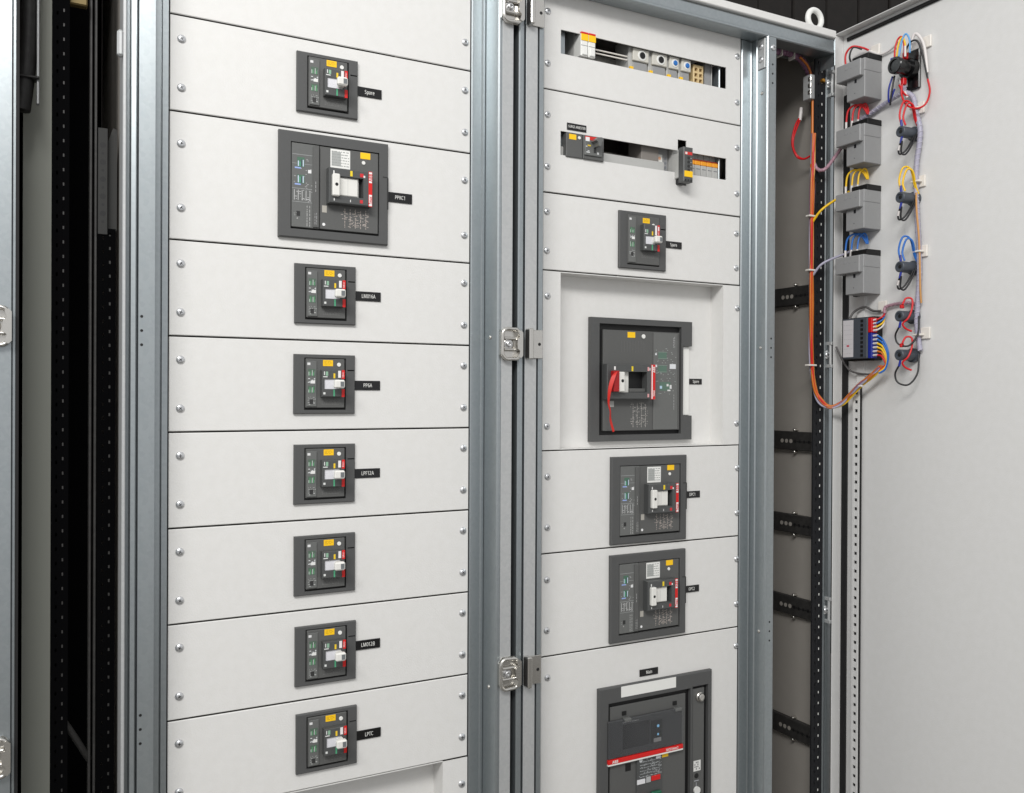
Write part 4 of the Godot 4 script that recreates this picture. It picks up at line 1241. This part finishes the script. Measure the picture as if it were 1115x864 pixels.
# a bundle of conductors inside a spiral wrap
func wrapped(parent: Node, called: String, pts: Array, r: float, material: Material) -> void:
	var o := wire(parent, called, pts, r, material)
	var b := mb()
	var q := b.smooth(pts, 24)
	var turn := []
	var run := 0.0
	for k in q.size():
		var t := (q[mini(k + 1, q.size() - 1)] - q[maxi(k - 1, 0)]).normalized()
		var u := t.cross(Vector3(0.3, 0.2, 0.93)).normalized()
		var w := t.cross(u)
		if k > 0: run += q[k].distance_to(q[k - 1])
		turn.append(q[k] + (u * cos(run * 0.55) + w * sin(run * 0.55)) * r)
	b.tube(turn, r * 0.24, 5, 1)
	part(o, "spiral_wrap", b, M.wrap_clear if material == M.wrap_lilac else material)

func tie(parent: Node, x: float, y: float, z: float, w: float) -> void:
	part(parent, "cable_tie", mb().box(x - w, x + w, y - 2, y + 2, z - 5, z + 8, 1), M.nylon)

func wiring() -> void:
	var d := thing("door_harness", "lilac wrapped wire harness running down the door beside the push buttons", "wire harness", on_door(0, 0), "", DOOR_TURN)
	wrapped(d, "trunk", [Vector3(178, 57, 22), Vector3(198, 41, 10), Vector3(206, 6, 9), Vector3(216, -30, 9), Vector3(215, -60, 9), Vector3(208, -106, 9), Vector3(208, -165, 9), Vector3(210, -202, 9), Vector3(214, -259, 9), Vector3(217, -317, 9), Vector3(216, -357, 9), Vector3(212, -410, 9), Vector3(211, -437, 9), Vector3(220, -495, 9)], 5.2, M.wrap_lilac)
	wrapped(d, "branch", [Vector3(190, 62, 25), Vector3(177, 52, 20), Vector3(126, 46, 10), Vector3(86, 36, 9), Vector3(54, 30, 8)], 4.6, M.wrap_lilac)
	wire(d, "orange_wire", [Vector3(212, -165, 14), Vector3(214, -202, 15), Vector3(220, -259, 15), Vector3(222, -317, 14), Vector3(222, -370, 12), Vector3(222, -396, 9)], 2.0, M.wire_tan)
	wire(d, "white_wire", [Vector3(180, 80, 30), Vector3(186, 60, 24), Vector3(190, 40, 16)], 3.0, M.wire_white)
	wire(d, "red_wire", [Vector3(184, 66, 34), Vector3(188, 48, 24), Vector3(192, 42, 14)], 2.0, M.wire_red)
	wrapped(d, "cross_branch", [Vector3(136, -412, 16), Vector3(132, -398, 10), Vector3(150, -393, 8), Vector3(179, -392, 8), Vector3(200, -394, 8), Vector3(212, -400, 9)], 3.4, M.wrap_pink)
	for t in [[206.0, 13.0], [210.0, -141.0], [216.0, -288.0], [217.0, -462.0]]: tie(d, t[0], t[1], 10, 10)
	# leads between the boxes
	var cols := ["wire_red", "wire_yellow", "wire_blue"]
	for k in 3:
		var y: float = [0.0, -144.0, -287.0][k]
		for j in 3:
			wire(d, "jumper_wire", [Vector3(50 + j * 13, y + 16, 42 - j * 4), Vector3(53 + j * 12, y + 46, 40 - j * 5), Vector3(66 + j * 9, y + 57, 34 - j * 6), Vector3(80 + j * 3, y + 50, 24 - j * 4), Vector3(86, y + 34, 16 - j * 2)], 2.1, M[cols[k]])
			wire(d, "white_ferrule", [Vector3(50 + j * 13, y + 4, 42 - j * 4), Vector3(50 + j * 13, y + 22, 42 - j * 4)], 2.6, M.wire_white)
	wire(d, "red_wire", [Vector3(42, 150, 36), Vector3(41, 178, 35), Vector3(54, 192, 30), Vector3(68, 188, 15), Vector3(82, 178, 8)], 2.2, M.wire_red)
	wire(d, "black_wire", [Vector3(60, 148, 36), Vector3(52, 170, 35), Vector3(56, 190, 28), Vector3(68, 184, 14)], 2.0, M.wire_black)
	wire(d, "white_wire", [Vector3(80, 179, 8), Vector3(92, 170, 6), Vector3(110, 160, 6), Vector3(130, 159, 6), Vector3(152, 163, 10), Vector3(166, 168, 14)], 2.4, M.wire_white)
	# the loop between compartment and door
	var c := thing("cable_loop", "orange and red cable bundle hanging in a loop from compartment to door", "cable bundle", at(0, 0, 0))
	var main := [Vector3(1378, 8, -2), Vector3(1373, -65, 0), Vector3(1371, -128, 0), Vector3(1370.5, -250, 0), Vector3(1371, -380, 0), Vector3(1373, -500, 0), Vector3(1377, -570, 5), Vector3(1386, -603, 16), Vector3(1398, -616, 33), Vector3(1413, -608, 52), Vector3(1417, -590, 72), Vector3(1417, -566, 100), Vector3(1417, -548, 128), Vector3(1420, -528, 152)]
	var strands := [["wire_orange", 0.5, 4.5], ["wire_red", -2.6, 3.8], ["wire_orange", 3.4, 2.6], ["wrap_plum", -4.2, 0.5], ["wire_yellow", 5.2, -1.0], ["wire_orange", -2.0, -2.0], ["wrap_lilac", -3.2, -3.2], ["wire_tan", 1.8, 3.8], ["wire_orange", -4.6, 2.4]]
	for s in strands:
		var pts := []
		for k in main.size():
			var p: Vector3 = main[k]
			var f := 1.0 - 0.55 * absf(sin(k * 1.7 + s[1] * 0.8))
			pts.append(p + Vector3(s[1] * f, (s[2] if k > 6 else 0.0) * f, s[2] * f if k <= 7 else s[1] * 0.5))
		wire(c, "strand", pts, 2.5, M[s[0]])
	for t in [-182.0, -305.0, -521.0]: tie(c, 1370, t, 0, 13)
	part(c, "cable_tie", mb().box(1412, 1424, -570, -566, 92, 106, 1), M.nylon)
	var f := thing("feeder_cable", "plum and orange cables coming down from the compartment roof into a terminal block", "cable bundle", at(0, 0, 0))
	wrapped(f, "roof_cable", [Vector3(1262, 182, -30), Vector3(1296, 190, -30), Vector3(1330, 192, -30), Vector3(1362, 186, -30), Vector3(1382, 168, -28), Vector3(1391, 150, -26), Vector3(1393, 124, -24)], 7.5, M.wrap_plum)
	wire(f, "orange_wire", [Vector3(1352, 184, -20), Vector3(1374, 168, -18), Vector3(1384, 146, -16), Vector3(1386, 126, -16)], 2.6, M.wire_orange)
	wire(f, "orange_wire", [Vector3(1383, 98, -10), Vector3(1381, 40, -8), Vector3(1378, -20, -6), Vector3(1377, -56, -2)], 3.4, M.wire_orange)
	wrapped(f, "plum_wire", [Vector3(1391, 98, -12), Vector3(1390, 40, -10), Vector3(1388, -30, -8), Vector3(1384, -80, -4), Vector3(1378, -170, -3)], 3.6, M.wrap_plum)
	for x in [1300.0, 1338.0]:
		part(f, "cable_tie", mb().box(x - 2, x + 2, 178, 202, -40, -21, 1), M.nylon)
	var g := thing("branch_leads", "three single leads crossing from the compartment bundle to the terminal boxes", "wires", at(0, 0, 0))
	wrapped(g, "pink_lead", [Vector3(1376, -48, -2), Vector3(1378, -74, 8), Vector3(1386, -78, 24), Vector3(1410, -50, 30), Vector3(1430, -18, 40), Vector3(1432, -6, 52)], 3.8, M.wrap_pink)
	wire(g, "yellow_lead", [Vector3(1372, -195, 2), Vector3(1378, -172, 20), Vector3(1400, -152, 34), Vector3(1425, -138, 42), Vector3(1428, -130, 56)], 2.8, M.wire_yellow)
	wire(g, "blue_lead", [Vector3(1374, -316, 2), Vector3(1380, -294, 20), Vector3(1402, -280, 34), Vector3(1426, -270, 44), Vector3(1428, -266, 58)], 2.8, M.wrap_lilac)
	var t := thing("terminal_block", "steel terminal block with brass bolt clamped to the compartment upright", "terminal block", at(1368, 87, -16))
	part(t, "case", mb().box(0, 24, 0, 56, -10, 14, 1.5), M.zinc_light)
	part(t, "side", mb().box(24.3, 40, 4, 54, -8, 10, 1), M.dark_steel)
	var rg := mb()
	for k in 3: rg.box(-1.5, 3, 10 + k * 15, 20 + k * 15, 6, 15, 1)
	part(t, "clip", rg, M.chrome)
	part(t, "bolt", mb().lathe(Vector3(33, 44, 10), Vector3.BACK, [Vector2(0, 8), Vector2(4, 8), Vector2(4, 5), Vector2(12, 5), Vector2(13, 3), Vector2(13, 0)], 6), M.brass)
	var rl := thing("red_wire_loop", "bright red double wire loop with white sleeve inside the cable compartment", "wire", at(0, 0, 0))
	for k in 2:
		wire(rl, "strand", [Vector3(1386 - k * 4, 56, -50), Vector3(1378 - k * 7, 40, -50), Vector3(1365 - k * 4, 10, -50), Vector3(1364 - k * 2, -14, -50), Vector3(1371, -34 - k * 3, -44), Vector3(1376, -44, -28), Vector3(1380, -40, -14)], 2.2, M.wire_red)
	part(rl, "white_sleeve", mb().tube([Vector3(1389, 82, -50), Vector3(1384, 52, -50)], 4.2, 10, 4), M.wire_white)
